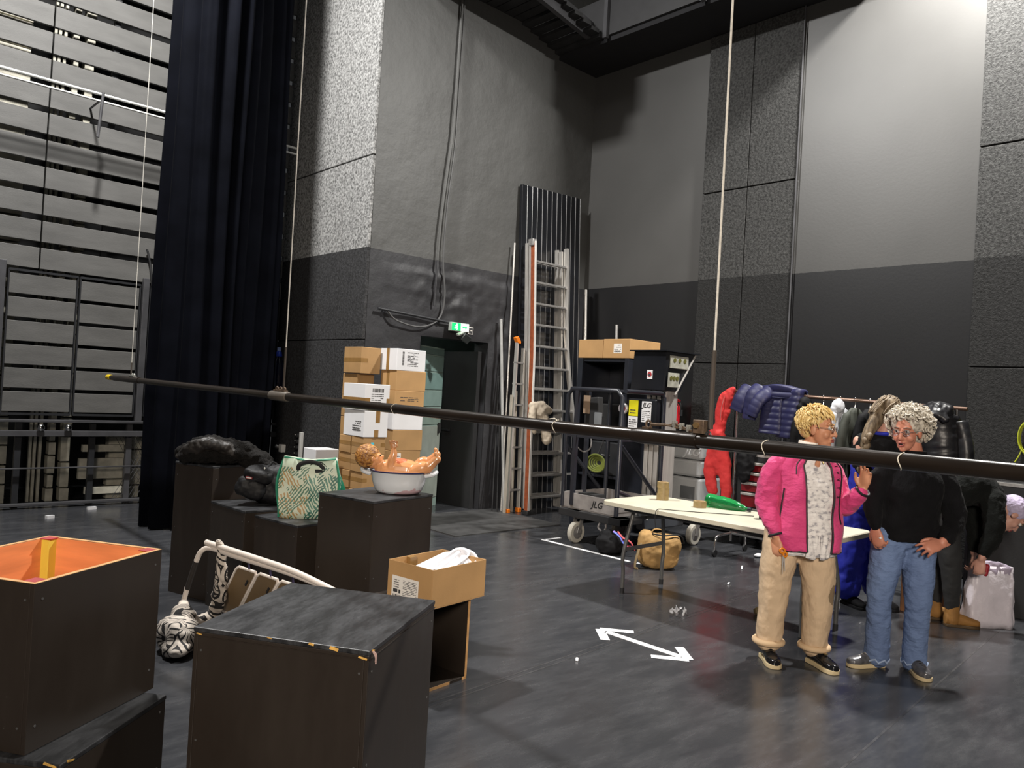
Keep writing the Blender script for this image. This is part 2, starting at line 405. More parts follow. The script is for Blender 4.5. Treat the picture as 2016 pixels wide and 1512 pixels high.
# ------------------------------------------------------------------ left wall: slats, gate, counterweights behind
LY = 9.9
wl = struct('wall_left', (2, LY, 0))
for r in range(20):
    z0 = 2.655+.30*r
    for x0, x1 in ((-2.2, -.25), (-.23, 1.955), (1.97, 4.83)):
        m = MB(); m.bb((x0, LY, z0), (x1, LY+.045, z0+.232)); m.build('plank', PLANK, wl, world=True, smooth=0, bevel=.004)
for x in (-1.2, 1.0, 2.62, 3.9):
    m = MB(); m.bb((x-.03, LY+.05, 2.6), (x+.03, LY+.11, 8.7)); m.build('batten', DKSTEEL, wl, world=True, smooth=0)
m = MB(); m.bb((-4, 11.6, 0), (4.85, 11.7, 8.9)); m.build('back_face', BLACK, wl, world=True, smooth=0)
for gx0, gx1 in ((.45, 1.56), (1.675, 2.345), (2.375, 3.02), (3.14, 4.0), (4.02, 4.8)):
    for r in range(6):
        z0 = 1.07+.2575*r
        m = MB(); m.bb((gx0+.01, LY-.03, z0), (gx1-.01, LY, z0+.218)); m.build('gate_plank', PLANK, wl, world=True, smooth=0, bevel=.004)
    m = MB()
    for x in (gx0, gx1): m.bb((x-.007, LY-.04, 1.04), (x+.007, LY+.01, 2.62))
    m.bb((gx0, LY-.045, 2.60), (gx1, LY+.01, 2.625)); m.bb((gx0, LY-.045, 1.03), (gx1, LY+.01, 1.055)); m.build('gate_frame', DKSTEEL, wl, world=True, smooth=0)
for x in (1.61, 3.08):
    m = MB(); m.bb((x-.035, LY-.06, .98), (x+.035, LY, 2.70)); m.build('post', STEELG, wl, world=True, smooth=0, bevel=.004)
for z0, z1, t in ((.955, .985, .10), (.80, .865, .10), (.03, .06, .08), (.44, .455, .03)):
    m = MB(); m.bb((-2, LY-.1, z0), (4.83, LY-.1+t, z1)); m.build('rail', STEELG, wl, world=True, smooth=0, bevel=.004)
for x in (2.05, 2.32):
    m = MB(); m.ell((x, LY-.13, .90), (.04, .035, .04), n=12, m=8); m.build('rope_lock', M('chrome', (.6, .6, .6), .15, 1), wl, world=True)
for x in (1.86, 2.62-.02, 3.0):
    m = MB(); m.bb((x-.03, LY-.03, 0), (x+.03, LY+.03, .95)); m.build('lower_post', STEELG if x > 2.9 else DKSTEEL, wl, world=True, smooth=0)
m = MB()
for i in range(24): m.cyl((3.05+i*.045-.2, LY+.0, .06), (3.05+i*.045+.2, LY+.0, .80), .003, n=3); m.cyl((3.05+i*.045+.2, LY+.004, .06), (3.05+i*.045-.2, LY+.004, .80), .003, n=3)
m.build('wire_mesh', STEELG, wl, world=True, smooth=0)['kind'] = 'stuff'
m = MB(); m.cyl((-2, 9.42, 4.60), (4.7, 9.42, 4.60), .015, n=10); m.build('handrail', WHITEP, wl, world=True)
m = MB(); m.cyl((-2, 9.42, 4.525), (4.7, 9.42, 4.525), .012, n=10); m.build('handrail', WHITEP, wl, world=True)
m = MB(); m.cyl((2.37, 9.40, 4.62), (2.34, 9.40, 4.12), .016, n=8); m.cyl((2.37, 9.42, 4.56), (2.37, 9.9, 4.56), .012, n=6); m.build('rail_bracket', STEELG, wl, world=True)
m = MB(); m.tube(catmull([(3.06, 9.85, 3.05), (3.1, 9.84, 2.9), (3.12, 9.83, 2.75), (3.14, 9.84, 2.62)]), .012, n=6); m.build('cable_end', BLACK, wl, world=True)
for ai, (x0, x1) in enumerate(((1.30, 1.82), (2.03, 2.165), (2.215, 2.30), (2.35, 2.46), (2.86, 3.25), (-.2, .35), (.62, 1.0), (3.5, 3.62))):
    ar = thing('counterweight_arbor', ['wide pale counterweight stack behind the slats beside the gate post', 'paired thin pale guide bars behind the slat wall', 'narrow pale counterweight stack between two others behind slats', 'pale counterweight stack with a split face behind slats', 'pale counterweight stack showing low beside the wire mesh', 'pale counterweight stack behind the far end of the slats', 'pale counterweight stack next to the wide one behind slats', 'slim pale stack behind the curtain'][ai], 'counterweight', ((x0+x1)/2, 10.25, 0))
    if ai == 1:
        for q in (0, .045, .1):
            m = MB(); m.bb((x0+q, 10.2, .02), (x0+q+.028, 10.25, 6.2)); m.build('guide_bar', PALE, ar, world=True, smooth=0)
    else:
        zt = 6.3 if ai not in (4,) else .75
        z = .02; rnd = random.Random(ai)
        while z < zt:
            h = rnd.choice((.16, .22, .30)); 
            m = MB(); m.bb((x0+rnd.random()*.02, 10.18, z), (x1-rnd.random()*.02, 10.32, z+h-.02)); m.build('weight', PALE, ar, world=True, smooth=0); z += h
for x0, x1, z0, z1 in ((2.55, 3.0, .60, .68), (2.52, 3.0, .28, .52), (2.6, 3.0, .10, .18)):
    m = MB(); m.bb((x0, 10.05, z0), (x1, 10.12, z1)); m.build('pale_board', PALE, wl, world=True, smooth=0)

# ------------------------------------------------------------------ curtain
VELVET = M('black_velvet', (.0026, .003, .005), .75, var=.3, scale=3, sheen=.006, spec=.02)
poly = [V((2.76, 8.36, 0)), V((2.87, 7.97, 0)), V((3.35, 8.15, 0)), V((4.15, 8.78, 0)), V((4.22, 9.05, 0))]
P = catmull(poly, 30); m = MB(); NS = len(P); seg = [0]
for i in range(1, NS): seg.append(seg[-1]+(P[i]-P[i-1]).length)
def cf(u, v):
    i = min(int(u*(NS-1)+.5), NS-1); t = (P[min(i+1, NS-1)]-P[max(i-1, 0)]).normalized(); nrm = V((t.y, -t.x, 0)); s_ = seg[i]
    z = .015+7.9*v
    amp = .075+.03*math.sin(s_*7.1+1)
    off = amp*math.sin(s_*27+1.1*math.sin(s_*6.5)+.2*math.sin(z*.8+s_*5))+.006*math.sin(s_*80+z*.3)
    lean = .02*math.sin(z*.8+s_*3)
    return P[i]+nrm*(off+lean)+V((0, 0, z))
m.grid(cf, NS-1, 14)
cu = m.build('stage_curtain', VELVET, smooth=180, solid=.008)
tag(cu, 'tall black velvet stage curtain hanging in deep folds to the floor', 'curtain')

# ------------------------------------------------------------------ fly bar with its hardware and cables
PIPE = M('worn_brown_pipe', (.020, .0145, .011), .28, .35, var=.35, scale=14, bump=.05, bscale=80, stretch=(1, .25, 1))
RUST = M('rusty_iron', (.11, .075, .05), .65, .4, var=.4, scale=40, bump=.2, bscale=120)
ZINC = M('zinc_clamp', (.45, .45, .42), .4, .7, var=.2, scale=30)
CABLE = M('steel_cable', (.62, .60, .55), .45, .2, var=.15, scale=60)
YEL = M('yellow_plastic', 'e3c211', .45)
BX = 2.35
def bz(y): return 1.462+(.0 if y < 2.2 else (y-2.2)*.0072)
fb = thing('fly_bar', 'long dark steel fly bar hanging level across the stage on cables', 'pipe', (BX, 3.5, bz(3.5)))
m = MB(); m.tube([(BX, y, bz(y)) for y in (-1.6, 0, 1, 2.2, 4, 6, 8.4)], .025, n=20); m.build('pipe', PIPE, fb, world=True, smooth=60)
m = MB(); m.tube([(BX, y, bz(y)-.001) for y in (1.545, 1.56, 1.80, 1.835)], [.029, .030, .030, .0255], n=20); m.build('sleeve', PIPE, fb, world=True, smooth=60)
m = MB(); m.tube([(BX, y, bz(y)) for y in (4.63, 4.64, 4.86, 4.87)], [.026, .032, .032, .026], n=20); m.build('sleeve', M('dusty_sleeve', (.10, .085, .07), .6, .2), fb, world=True, smooth=60)
m = MB(); m.tube([(BX, 8.4, bz(8.4)), (BX, 8.52, bz(8.4)), (BX, 8.53, bz(8.4))], [.027, .027, .02], n=16); m.build('end_cap', YEL, fb, world=True)
m = MB(); m.tube([(BX, 7.55, bz(7.6)), (BX, 8.3, bz(7.6)+.004)], .029, n=16); m.build('sleeve', PIPE, fb, world=True, smooth=60)
for y in (.86, 1.285, 3.42, 2.235):
    m = MB(); m.tube([V((BX+.0262*math.cos(t*.35), y+.004*math.sin(t), bz(y)+.0262*math.sin(t*.35))) for t in range(18)], .0016, n=5, closed=True); m.build('tie', M('tie_string', 'cfc9bb', .8), fb, world=True)
m = MB(); m.tube([(BX, 2.235, bz(2.2)+.026), (BX, 2.25, bz(2.2)+.034), (BX-.01, 2.27, bz(2.2)+.03)], .002, n=5); m.tube([(BX, 2.235, bz(2.2)+.026), (BX-.012, 2.215, bz(2.2)+.032)], .002, n=5); m.build('string_knot', MATS['tie_string'], fb, world=True)
def zb(y, d): return (BX, y, bz(y)+d)
# eye bolt and cable with three clamps, and the bracket on the near sleeve
m = MB(); m.tube([V(zb(1.765, .043))+V((0, .011*math.cos(t*math.pi/6), .014*math.sin(t*math.pi/6))) for t in range(12)], .0045, n=6, closed=True); m.bb((BX-.012, 1.755, bz(1.7)+.026), (BX+.012, 1.785, bz(1.7)+.034)); m.build('eye_bolt', RUST, fb, world=True)
m = MB(); m.tube(catmull([zb(1.755, .045), zb(1.68, .046), zb(1.64, .04), zb(1.60, .036), zb(1.575, .033)]), .0045, n=6); m.tube(catmull([zb(1.675, .046), zb(1.65, .052), zb(1.62, .045), zb(1.585, .036)]), .004, n=6); m.tube([zb(1.75, .045), zb(1.69, .046)], .0065, n=6); m.build('sling_rope', RUST, fb, world=True)
for y, d in ((1.648, .051), (1.618, .045), (1.588, .040)):
    m = MB(); p = V(zb(y, d))
    for s_ in (-1, 1): m.cyl(p+V((s_*.007, 0, -.012)), p+V((s_*.007, 0, .013)), .004, n=6); m.cyl(p+V((s_*.007, 0, .004)), p+V((s_*.007, 0, .012)), .0065, n=6)
    m.box(p+V((0, 0, -.003)), (.024, .009, .008)); m.build('rope_clamp', ZINC, fb, world=True)
m = MB(); m.box((BX, 1.540, bz(1.5)+.050), (.03, .044, .048)); br = m.build('bracket', RUST, fb, world=True, bevel=.002)
m = MB(); m.cyl((BX-.024, 1.545, bz(1.5)+.055), (BX-.015, 1.545, bz(1.5)+.055), .012, n=6); m.build('bolt', M('brass_bolt', (.42, .28, .13), .4, .8), br, world=True)
m = MB(); m.tube([V((BX, 1.506, bz(1.5)+.024))+V((0, .010*math.cos(t*math.pi/8), .012*math.sin(t*math.pi/8))) for t in range(9)], .003, n=5); m.cyl((BX, 1.51, bz(1.5)+.03), (BX, 1.498, bz(1.5)+.075), .003, n=5); m.build('shackle', DKSTEEL, fb, world=True)
for y, n_ in ((4.74, 3), (7.76, 2)):
    m = MB()
    for i in range(n_): p = V(zb(y-.05+.05*i, .046)); m.tube([p+V((0, .017*math.cos(t*math.pi/5), .012*math.sin(t*math.pi/5))) for t in range(10)], .006, n=6, closed=True)
    m.box(zb(y, .036), (.03, .15, .012)); m.build('chain_link', RUST if y < 5 else ZINC, fb, world=True)
for y, r, lab in ((1.50, .0042, 'pale steel cable rising from the rusty bracket on the fly bar'), (4.70, .0042, 'pale steel cable rising past the pillar from the middle sleeve of the fly bar'), (7.80, .0042, 'thin steel cable rising from the yellow capped end of the fly bar')):
    cb = thing('steel_cable', lab, 'cable', (BX, y, bz(y)+.06))
    lo = .30 if y < 2 else (.30 if y < 5 else .14)
    m = MB(); m.cyl((BX, y, bz(y)+lo), (BX, y+.02, 8.85), r if y < 2 else (r*.95 if y < 5 else r*.8), n=6); m.build('wire', CABLE, cb, world=True)
    m = MB(); m.tube(catmull([(BX, y-.002, bz(y)+.045), (BX, y, bz(y)+.12), (BX, y, bz(y)+lo+.02)]), .0085 if y < 2 else .007, n=8); m.build('wire_sleeve', M('cable_wrap', (.045, .035, .028), .7), cb, world=True)
# other drops seen against the pillar and slats
pa = thing('wall_cable', 'grey electric cable running down the plaster wall and looping to the pipe', 'cable', (5.95, 7.74, 3))
m = MB(); m.tube(catmull([(6.02, 7.745, 6.6), (6.0, 7.74, 5.5), (5.98, 7.735, 4.6), (5.92, 7.735, 3.9), (5.90, 7.73, 3.2), (5.95, 7.72, 2.75), (5.88, 7.72, 2.45), (5.6, 7.71, 2.32), (5.25, 7.71, 2.36), (5.12, 7.72, 2.46)], 6), .011, n=6); m.build('cable', M('cable_grey', (.07, .07, .07), .5), pa, world=True)
m = MB(); m.tube(catmull([(5.98, 7.745, 6.6), (5.95, 7.735, 5.0), (5.90, 7.735, 4.4), (5.83, 7.735, 3.6), (5.80, 7.73, 2.6)], 6), .016, n=6); m.build('cable', WALLP, pa, world=True)
cd = thing('conduit_pipe', 'dark conduit pipe fixed along the plaster above the doorway', 'pipe', (5.5, 7.72, 2.45))
m = MB(); m.cyl((4.98, 7.72, 2.478), (6.2, 7.72, 2.41), .016, n=10); m.build('tube', DKSTEEL, cd, world=True)
m = MB()
for x in (5.1, 5.9): m.box((x, 7.745, 2.472-(x-4.98)*.055), (.03, .06, .05))
m.build('clip', DKSTEEL, cd, world=True, smooth=0)
# ------------------------------------------------------------------ black stage boxes
k = NT('black_box_paint', .38)
g = k.noise(k.map(k.obj, (1, 1, .35)), 5, 6, .65); s1 = k.noise(k.map(k.obj, (9, 9, 1.2), (.3, .2, .4)), 3, 8, .8)
k.out(k.mix(k.math('MULTIPLY', k.math('GREATER_THAN', s1, .685), .30), k.mix(g, (.016, .0115, .0088), (.031, .0235, .018)), (.25, .24, .22)), k.math('ADD', .26, k.math('MULTIPLY', g, .3)), g, .06, .006)
BOXP = k.m
k = NT('black_box_top', .4)
g = k.noise(k.map(k.obj, (1, 3, 1)), 4, 7, .7)
g2 = k.noise(k.map(k.obj, (5, 16, 1), (0, 0, .7)), 3.6, 9, .8)
k.out(k.mix(k.ramp(k.math('MULTIPLY', g, k.math('ADD', g2, .45)), [(.38, 0), (.66, 1)]), (.010, .0105, .012), (.050, .052, .057)), k.math('ADD', .28, k.math('MULTIPLY', g, .3)), g2, .05, .006); BOXT = k.m
RAWW = M('raw_wood_edge', 'c99a63', .65, var=.2, scale=18)
CHIP = M('chipped_wood', 'c79a48', .7, var=.3, scale=30)
ORANGE = M('orange_plywood', 'e0905c', .5, var=.16, scale=3.5, stretch=(1, 1, 9), detail=7)
YELW = M('yellow_batten', 'd9c84c', .5, var=.1)
REDC = M('red_corner_paint', 'a02a2c', .55, var=.2)
def stage_box(label, N0, ang, a_, b_, z0, z1, chips=(), screws=True):
    """closed black box; N0 = near corner on plan, sides a_ along ang and b_ at right angles"""
    t = thing('stage_box', label, 'box', (N0[0], N0[1], z0), math.radians(ang)); h = z1-z0; w = .016
    for lo, hi in (((0, 0, 0), (a_, w, h-w)), ((0, b_-w, 0), (a_, b_, h-w)), ((0, w, 0), (w, b_-w, h-w)), ((a_-w, w, 0), (a_, b_-w, h-w))):
        m = MB(); m.bb(lo, hi); m.build('side_panel', BOXP, t, smooth=0, bevel=.002)
    m = MB(); m.bb((-.002, -.002, h-w), (a_+.002, b_+.002, h)); m.build('top_panel', BOXT, t, smooth=0, bevel=.003)
    rnd = random.Random(label)
    if screws:
        m = MB()
        for z in (h*.12, h*.5, h*.9):
            for x in (.03, a_-.03): m.cyl((x, .001, z), (x, -.0015, z), .004, n=6)
            for y in (.03, b_-.03): m.cyl((.001, y, z), (-.0015, y, z), .004, n=6)
        m.build('screw_heads', M('dull_screw', (.12, .12, .12), .5, .5), t, smooth=0)['kind'] = 'stuff'
    for (x, y, z, lx, ly, lz) in chips:
        m = MB(); m.box((x, y, z), (lx, ly, lz), rot=Euler((.2, .3, .1)).to_matrix()); m.build('chip', CHIP, t, smooth=0)
    return t
fbx = stage_box('large black stage box in the foreground with chipped top edge', (1.385, 2.08), 34, .645, .63, 0, .75,
    [(-.001, .12, .742, .006, .03, .010), (.0, .20, .746, .008, .018, .007), (-.001, .02, .725, .006, .03, .006), (.03, -.001, .743, .02, .006, .006), (-.001, .35, .747, .004, .018, .003), (-.001, .61, .728, .003, .02, .004)])
m = MB(); m.tube(catmull([(.02, -.004, .744), (.03, -.012, .73), (.035, -.01, .70)]), .003, n=5); m.tube(catmull([(.02, -.004, .744), (.022, -.014, .725), (.028, -.012, .708)]), .003, n=5); m.build('frayed_string', M('pinkish_string', 'b79a93', .8), fbx)
m = MB(); m.bb((-.003, -.003, .72), (.0, .633, .7225)); m.bb((-.003, -.003, .72), (.648, 0, .7225)); m.build('edge_line', BOXP, fbx, smooth=0)
stage_box('black stage box under the open orange box', (.607, 2.42), 39.4, .515, .56, 0, .48, [(.04, -.001, .474, .03, .005, .006), (-.001, .03, .475, .005, .04, .006)])
stage_box('tall narrow black stage box under the heap of black fur', (2.209, 5.405), 17, .41, .41, 0, .95)
stage_box('black stage box carrying the black backpack', (2.205, 4.845), 3, .47, .49, 0, .72)
stage_box('low black stage box carrying the leafy tote bag', (2.318, 4.345), 8, .46, .46, 0, .70)
stage_box('black stage box carrying the enamel basin and doll', (2.526, 3.836), 14, .545, .455, 0, .91)
# open topped box, orange plywood inside
t = thing('open_stage_box', 'open black stage box with orange plywood inside, stacked on another box', 'box', (.54, 2.53, .481), math.radians(33.5))
a_, b_, h, w = .54, .48, .49, .015
for lo, hi, ax in (((0, 0, 0), (a_, w, h), 1), ((0, b_-w, 0), (a_, b_, h), -1), ((0, w, 0), (w, b_-w, h), 2), ((a_-w, w, 0), (a_, b_-w, h), -2)):
    m = MB(); m.bb(lo, hi); sp = m.build('side_panel', BOXP, t, smooth=0, bevel=.0015)
    m = MB()
    e = .002
    if ax == 1: m.bb((w, w, .02), (a_-w, w+e, h-.001))
    if ax == -1: m.bb((w, b_-w-e, .02), (a_-w, b_-w, h-.001))
    if ax == 2: m.bb((w, w, .02), (w+e, b_-w, h-.001))
    if ax == -2: m.bb((a_-w-e, w, .02), (a_-w, b_-w, h-.001))
    m.build('orange_lining', ORANGE, sp, smooth=0)
    m = MB(); m.bb((lo[0], lo[1], h), (hi[0], hi[1], h+.001)); m.build('raw_edge', RAWW, sp, smooth=0)
m = MB(); m.bb((w, w, .0), (a_-w, b_-w, .02)); m.build('floor_panel', ORANGE, t, smooth=0)
for x, y in ((w, w), (a_-w-.035, w), (w, b_-w-.035), (a_-w-.035, b_-w-.035)):
    m = MB(); m.bb((x, y, .02), (x+.035, y+.035, h-.002)); bt = m.build('corner_batten', YELW, t, smooth=0, bevel=.002)
    m = MB(); m.bb((x-.004, y-.004, h-.002), (x+.040, y+.038, h+.0015)); m.build('red_corner', REDC, bt, smooth=0)
m = MB()
for z in (h*.15, h*.9):
    for x in (.03, a_-.03): m.cyl((x, .001, z), (x, -.0015, z), .004, n=6)
    m.cyl((.001, .03, z), (-.0015, .03, z), .004, n=6)
m.build('screw_heads', MATS['dull_screw'], t, smooth=0)['kind'] = 'stuff'
# small box lying on its side, open to the front, raw wood edges
t = thing('open_side_box', 'small black box lying open sideways with raw wood edges under a carton', 'box', (2.373, 3.20, 0), math.radians(7)); a_, b_, h, w = .44, .40, .445, .016
for nm, lo, hi in (('base_panel', (0, 0, 0), (a_, b_, w)), ('top_panel', (0, 0, h-w), (a_, b_, h)), ('side_panel', (0, 0, w), (w, b_, h-w)), ('side_panel', (a_-w, 0, w), (a_, b_, h-w)), ('rear_panel', (w, b_-w, w), (a_-w, b_, h-w))):
    m = MB(); m.bb(lo, hi); m.build(nm, BOXP, t, smooth=0, bevel=.001)
m = MB(); m.bb((a_-w, -.001, 0), (a_, 0, h)); m.bb((0, -.001, 0), (a_*.70, 0, w)); m.bb((a_*.92, -.001, 0), (a_, 0, w)); m.build('raw_edge', RAWW, t, smooth=0)
for x in (w, a_-w-.03):
    m = MB(); m.bb((x, b_-w-.03, w), (x+.03, b_-w, h-w)); m.build('corner_batten', BOXP, t, smooth=0)

# ------------------------------------------------------------------ cartons
KRAFT = M('kraft_card', 'b08a5b', .75, var=.10, scale=4, bump=.04, bscale=90)
KRAFT2 = M('kraft_card_dull', 'a38054', .75, var=.12, scale=4, bump=.04, bscale=90)
WCARD = M('white_card', 'dcdcde', .6, var=.04, scale=4)
TAPE = M('brown_packing_tape', '8d6c40', .3, var=.12, scale=12)
INK = M('print_ink', '3a3a3c', .7)
PAPER = M('paper_label', 'e6e2dc', .6, var=.03)
def print_block(m, p, u, v, w, h, rows, seed, bars=None):
    """rows of printed dashes in the rectangle p..p+u*w+v*h"""
    rnd = random.Random(seed); p, u, v = V(p), V(u), V(v)
    for r in range(rows):
        y = h*(1-(r+.7)/rows); x = 0
        while x < w*.96:
            l = min(rnd.uniform(.1, .34)*w, w-x)
            if rnd.random() < .82: m.quad(p+u*x+v*y, u*l*.86, v*(h/rows*.38))
            x += l
    if bars:
        bx, by, bw, bh = bars; x = 0
        while x < bw:
            l = rnd.uniform(.002, .006); m.quad(p+u*(bx+x)+v*by, u*l, v*bh); x += l+rnd.uniform(.002, .006)
def carton(label, N0, ang, a_, b_, z0, h, mat, group=None, tapes=(), prints=(), lid=True):
    """closed carton; face F0 (-y side, along a_), face F1 (-x side, along b_)"""
    t = thing('carton', label, 'carton', (N0[0], N0[1], z0), math.radians(ang), group)
    m = MB(); m.bb((0, 0, 0), (a_, b_, h-.001)); m.build('body', mat, t, smooth=0, bevel=.005)
    e = .0012
    for f, x0, x1, y0, y1 in tapes:   # fractions of the face
        m = MB()
        if f == 0: m.bb((a_*x0, -e, h*y0), (a_*x1, 0, h*y1))
        if f == 1: m.bb((-e, b_*x0, h*y0), (0, b_*x1, h*y1))
        if f == 2: m.bb((a_*x0, b_*y0, h-.001), (a_*x1, b_*y1, h+e))
        m.build('tape', TAPE, t, smooth=0)
    for i, (f, x0, x1, y0, y1, rows, bars, paper) in enumerate(prints):
        if f == 0: p, u, ww = V((a_*x0, -e-.0006, h*y0)), V((1, 0, 0)), a_*(x1-x0)
        else: p, u, ww = V((-e-.0006, b_*(1-x0), h*y0)), V((0, -1, 0)), b_*(x1-x0)
        hh = h*(y1-y0)
        if paper:
            m = MB(); q = .008; m.quad(p-u*q-V((0, 0, q))+V((.0003, .0003, 0)), u*(ww+2*q), V((0, 0, hh+2*q))); m.build('paper_label', PAPER, t, smooth=0)
        m = MB(); print_block(m, p, u, V((0, 0, 1)), ww, hh, rows, label+str(i), bars); m.build('printing', INK, t, smooth=0)
    return t
# tall stack beside the doorway
X0, Y0 = 4.82, 7.03
ST = [(.0, .21, KRAFT2, 'brown carton at the foot of the tall stack by the doorway'), (.21, .215, KRAFT2, 'second lowest brown carton of the tall stack by the doorway'), (.425, .22, KRAFT2, 'third lowest brown carton of the tall stack by the doorway'),
      (.645, .23, KRAFT2, 'brown carton two below the lower white one beside doorway'), (.875, .23, KRAFT2, 'brown carton directly under the lower white carton beside doorway'),
      (1.105, .215, WCARD, 'plain white carton midway up the tall stack by the doorway'), (1.32, .215, KRAFT, 'brown carton with small print midway up the tall stack'), (1.535, .22, KRAFT, 'plain brown carton under the topmost white carton by doorway'),
      (1.755, .24, WCARD, 'topmost white carton with barcode and address print by the doorway')]
for i, (z, h, mt, lab) in enumerate(ST):
    tp = [(1, .45, .62, .0, 1)] if i in (8, 7) else []
    pr = []
    if i == 8: pr = [(0, .36, .74, .2, .88, 9, None, False)]
    if i == 6: pr = [(0, .18, .8, .45, .7, 3, None, False)]
    if i == 3: pr = [(0, .05, .3, .3, .85, 6, None, True)]
    q = (i*37 % 5-2)*.004
    c = carton(lab, (X0+q, Y0+abs(q)), (i*53 % 5-2)*.6, .395, .31, z, h, mt, None, tp, pr)
    if i == 8:
        m = MB(); y = .0
        rnd = random.Random(3); z_ = .06
        while z_ < .21: l = rnd.uniform(.002, .005); m.bb((.075, -.0022, z_), (.10, -.0015, z_+l)); z_ += l+rnd.uniform(.002, .005)
        m.build('barcode', INK, c, smooth=0)
# column behind it, against the pillar
ORD = ('lowest', 'second lowest', 'third lowest', 'fourth', 'fifth', 'sixth', 'seventh')
for i in range(7):
    carton('brown carton %s from the floor in the column against the pillar edge' % ORD[i], (4.56, 7.40), 0, .22, .30, i*.2425, .24, KRAFT2, 'brown cartons in the column against the pillar')
carton('taped brown carton on top of the column against the pillar edge', (4.535, 7.30), 0, .25, .36, 1.70, .29, KRAFT2, None, [(1, 0, 1, .42, .58), (0, 0, .35, .42, .58)])
# front stack: two white cartons on rows of small brown ones
for r in range(6):
    for c in range(2):
        if r == 5 and c == 0:
            t = carton('small brown carton with a blue sticker right under the white cartons', (4.185, 6.61), 0, .26, .215, r*.176, .175, KRAFT2, None, [(1, 0, 1, .45, .68), (0, .0, .22, .45, .68), (0, .8, 1, .45, .68)])
            m = MB(); m.bb((.09, -.0016, .055), (.125, -.0006, .125)); m.build('sticker', M('blue_sticker', '4cc0d8', .4), t, smooth=0); m = MB(); m.bb((.095, -.002, .063), (.12, -.0014, .08)); m.build('sticker_print', PAPER, t, smooth=0)
        else: carton('small brown taped carton, %s row of the low stack, %s column' % (ORD[r], 'door side' if c == 0 else 'curtain side'), (4.185+.01*((r+c) % 2), 6.61+c*.235), 0, .26, .215, r*.176, .175, KRAFT2, 'small brown cartons in the low double stack', [(1, 0, 1, .45, .68), (0, .0, .22, .45, .68)])
carton('lower white carton with torn tape on the small brown cartons', (4.175, 6.60), -1.5, .275, .40, 1.058, .262, WCARD, None, [(0, .48, .66, .55, 1), (0, .44, .62, 0, .28)], [(1, .45, .88, .2, .62, 5, (.02, .0, .12, .035), False)])
t = carton('upper white carton with brown tape and address label in front stack', (4.165, 6.595), 0, .29, .41, 1.322, .268, WCARD, None, [(1, 0, 1, .28, .48), (0, 0, .22, .28, .48), (0, .88, 1, .28, .48)], [(0, .26, .76, .08, .66, 8, (.01, .165, .13, .04), False)])
# white box at the left of the stacks
for i in range(4): carton('brown carton %s from the floor under the small plain white carton' % ORD[i], (3.88, 6.98), 0, .24, .24, i*.18, .178, KRAFT2, 'brown cartons under the white box')
carton('small plain white carton standing left of the stacks', (3.87, 6.97), 0, .26, .25, .72, .185, WCARD)

# carton with white trays on the small open box
t = thing('open_carton', 'open brown carton holding white plastic trays on the small open box', 'carton', (2.478, 3.175, .446), math.radians(9)); a_, b_, h = .425, .335, .205
CARDIN = M('kraft_inside', 'a8865c', .8, var=.08)
m = MB(); m.bb((0, 0, 0), (a_, b_, .004)); m.build('base', KRAFT, t, smooth=0)
for lo, hi in (((0, 0, .004), (a_, .005, h)), ((0, b_-.005, .004), (a_, b_, h)), ((0, .005, .004), (.005, b_-.005, h)), ((a_-.005, .005, .004), (a_, b_-.005, h))):
    m = MB(); m.bb(lo, hi); m.build('wall_panel', KRAFT, t, smooth=0, bevel=.0015)
m = MB(); m.bb((.13, .30, .05), (.18, .3305, h-.004)); m.build('tape', TAPE, t, smooth=0)
m = MB(); m.quad((-.0012, .30, .008), (0, -.20, 0), (0, 0, .12)); m.build('paper_label', PAPER, t, smooth=0)
m = MB(); print_block(m, (-.0016, .215, .03), (0, -1, 0), (0, 0, 1), .105, .085, 10, 'lab'); print_block(m, (-.0016, .285, .062), (0, -1, 0), (0, 0, 1), .04, .05, 4, 'lab2')
m.bb((-.002, .255, .040), (-.0013, .287, .058)); m.bb((-.002, .232, .038), (-.0013, .246, .058)); x = .29
rnd = random.Random(9)
while x > .22: l = rnd.uniform(.002, .006); m.bb((-.002, x-l, .010), (-.0013, x, .028)); x -= l+rnd.uniform(.002, .005)
m.build('printing', INK, t, smooth=0)
TRAY = M('white_plastic', 'e4e5ea', .3, var=.02)
def stadium(L, r, n=8):
    return [(L/2-r+r*math.cos(-math.pi/2+math.pi*i/n), r*math.sin(-math.pi/2+math.pi*i/n)) for i in range(n+1)]+[(-L/2+r+r*math.cos(math.pi/2+math.pi*i/n), r*math.sin(math.pi/2+math.pi*i/n)) for i in range(n+1)]
CM = Matrix.Translation((2.478, 3.175, .446)) @ Matrix.Rotation(math.radians(9), 4, 'Z')
for i, (c, e, L, r, lab) in enumerate((((.22, .15, .155), (.25, -.42, -.12), .40, .055, 'long white plastic tray leaning highest out of the open carton'), ((.29, .10, .165), (.5, -.30, .15), .34, .06, 'white plastic tray tucked under the long one in the carton'), ((.25, .22, .165), (.1, -.15, .1), .36, .05, 'white plastic tray lying flattest in the open carton'))):
    M4 = CM @ Matrix.Translation(c) @ Euler(e).to_matrix().to_4x4(); m = MB()
    out_, inn = stadium(L, r), stadium(L-.02, r-.01); R = []
    for pl, z in ((stadium(L-.02, r-.012), -.022), (out_, .006), (stadium(L+.006, r+.003), .008), (stadium(L+.006, r+.003), .010), (inn, .008), (stadium(L-.03, r-.018), -.018)): R.append([M4@V((x, y, z)) for x, y in pl])
    m.rings(R); tag(m.build('tray', TRAY, smooth=50), lab, 'tray')

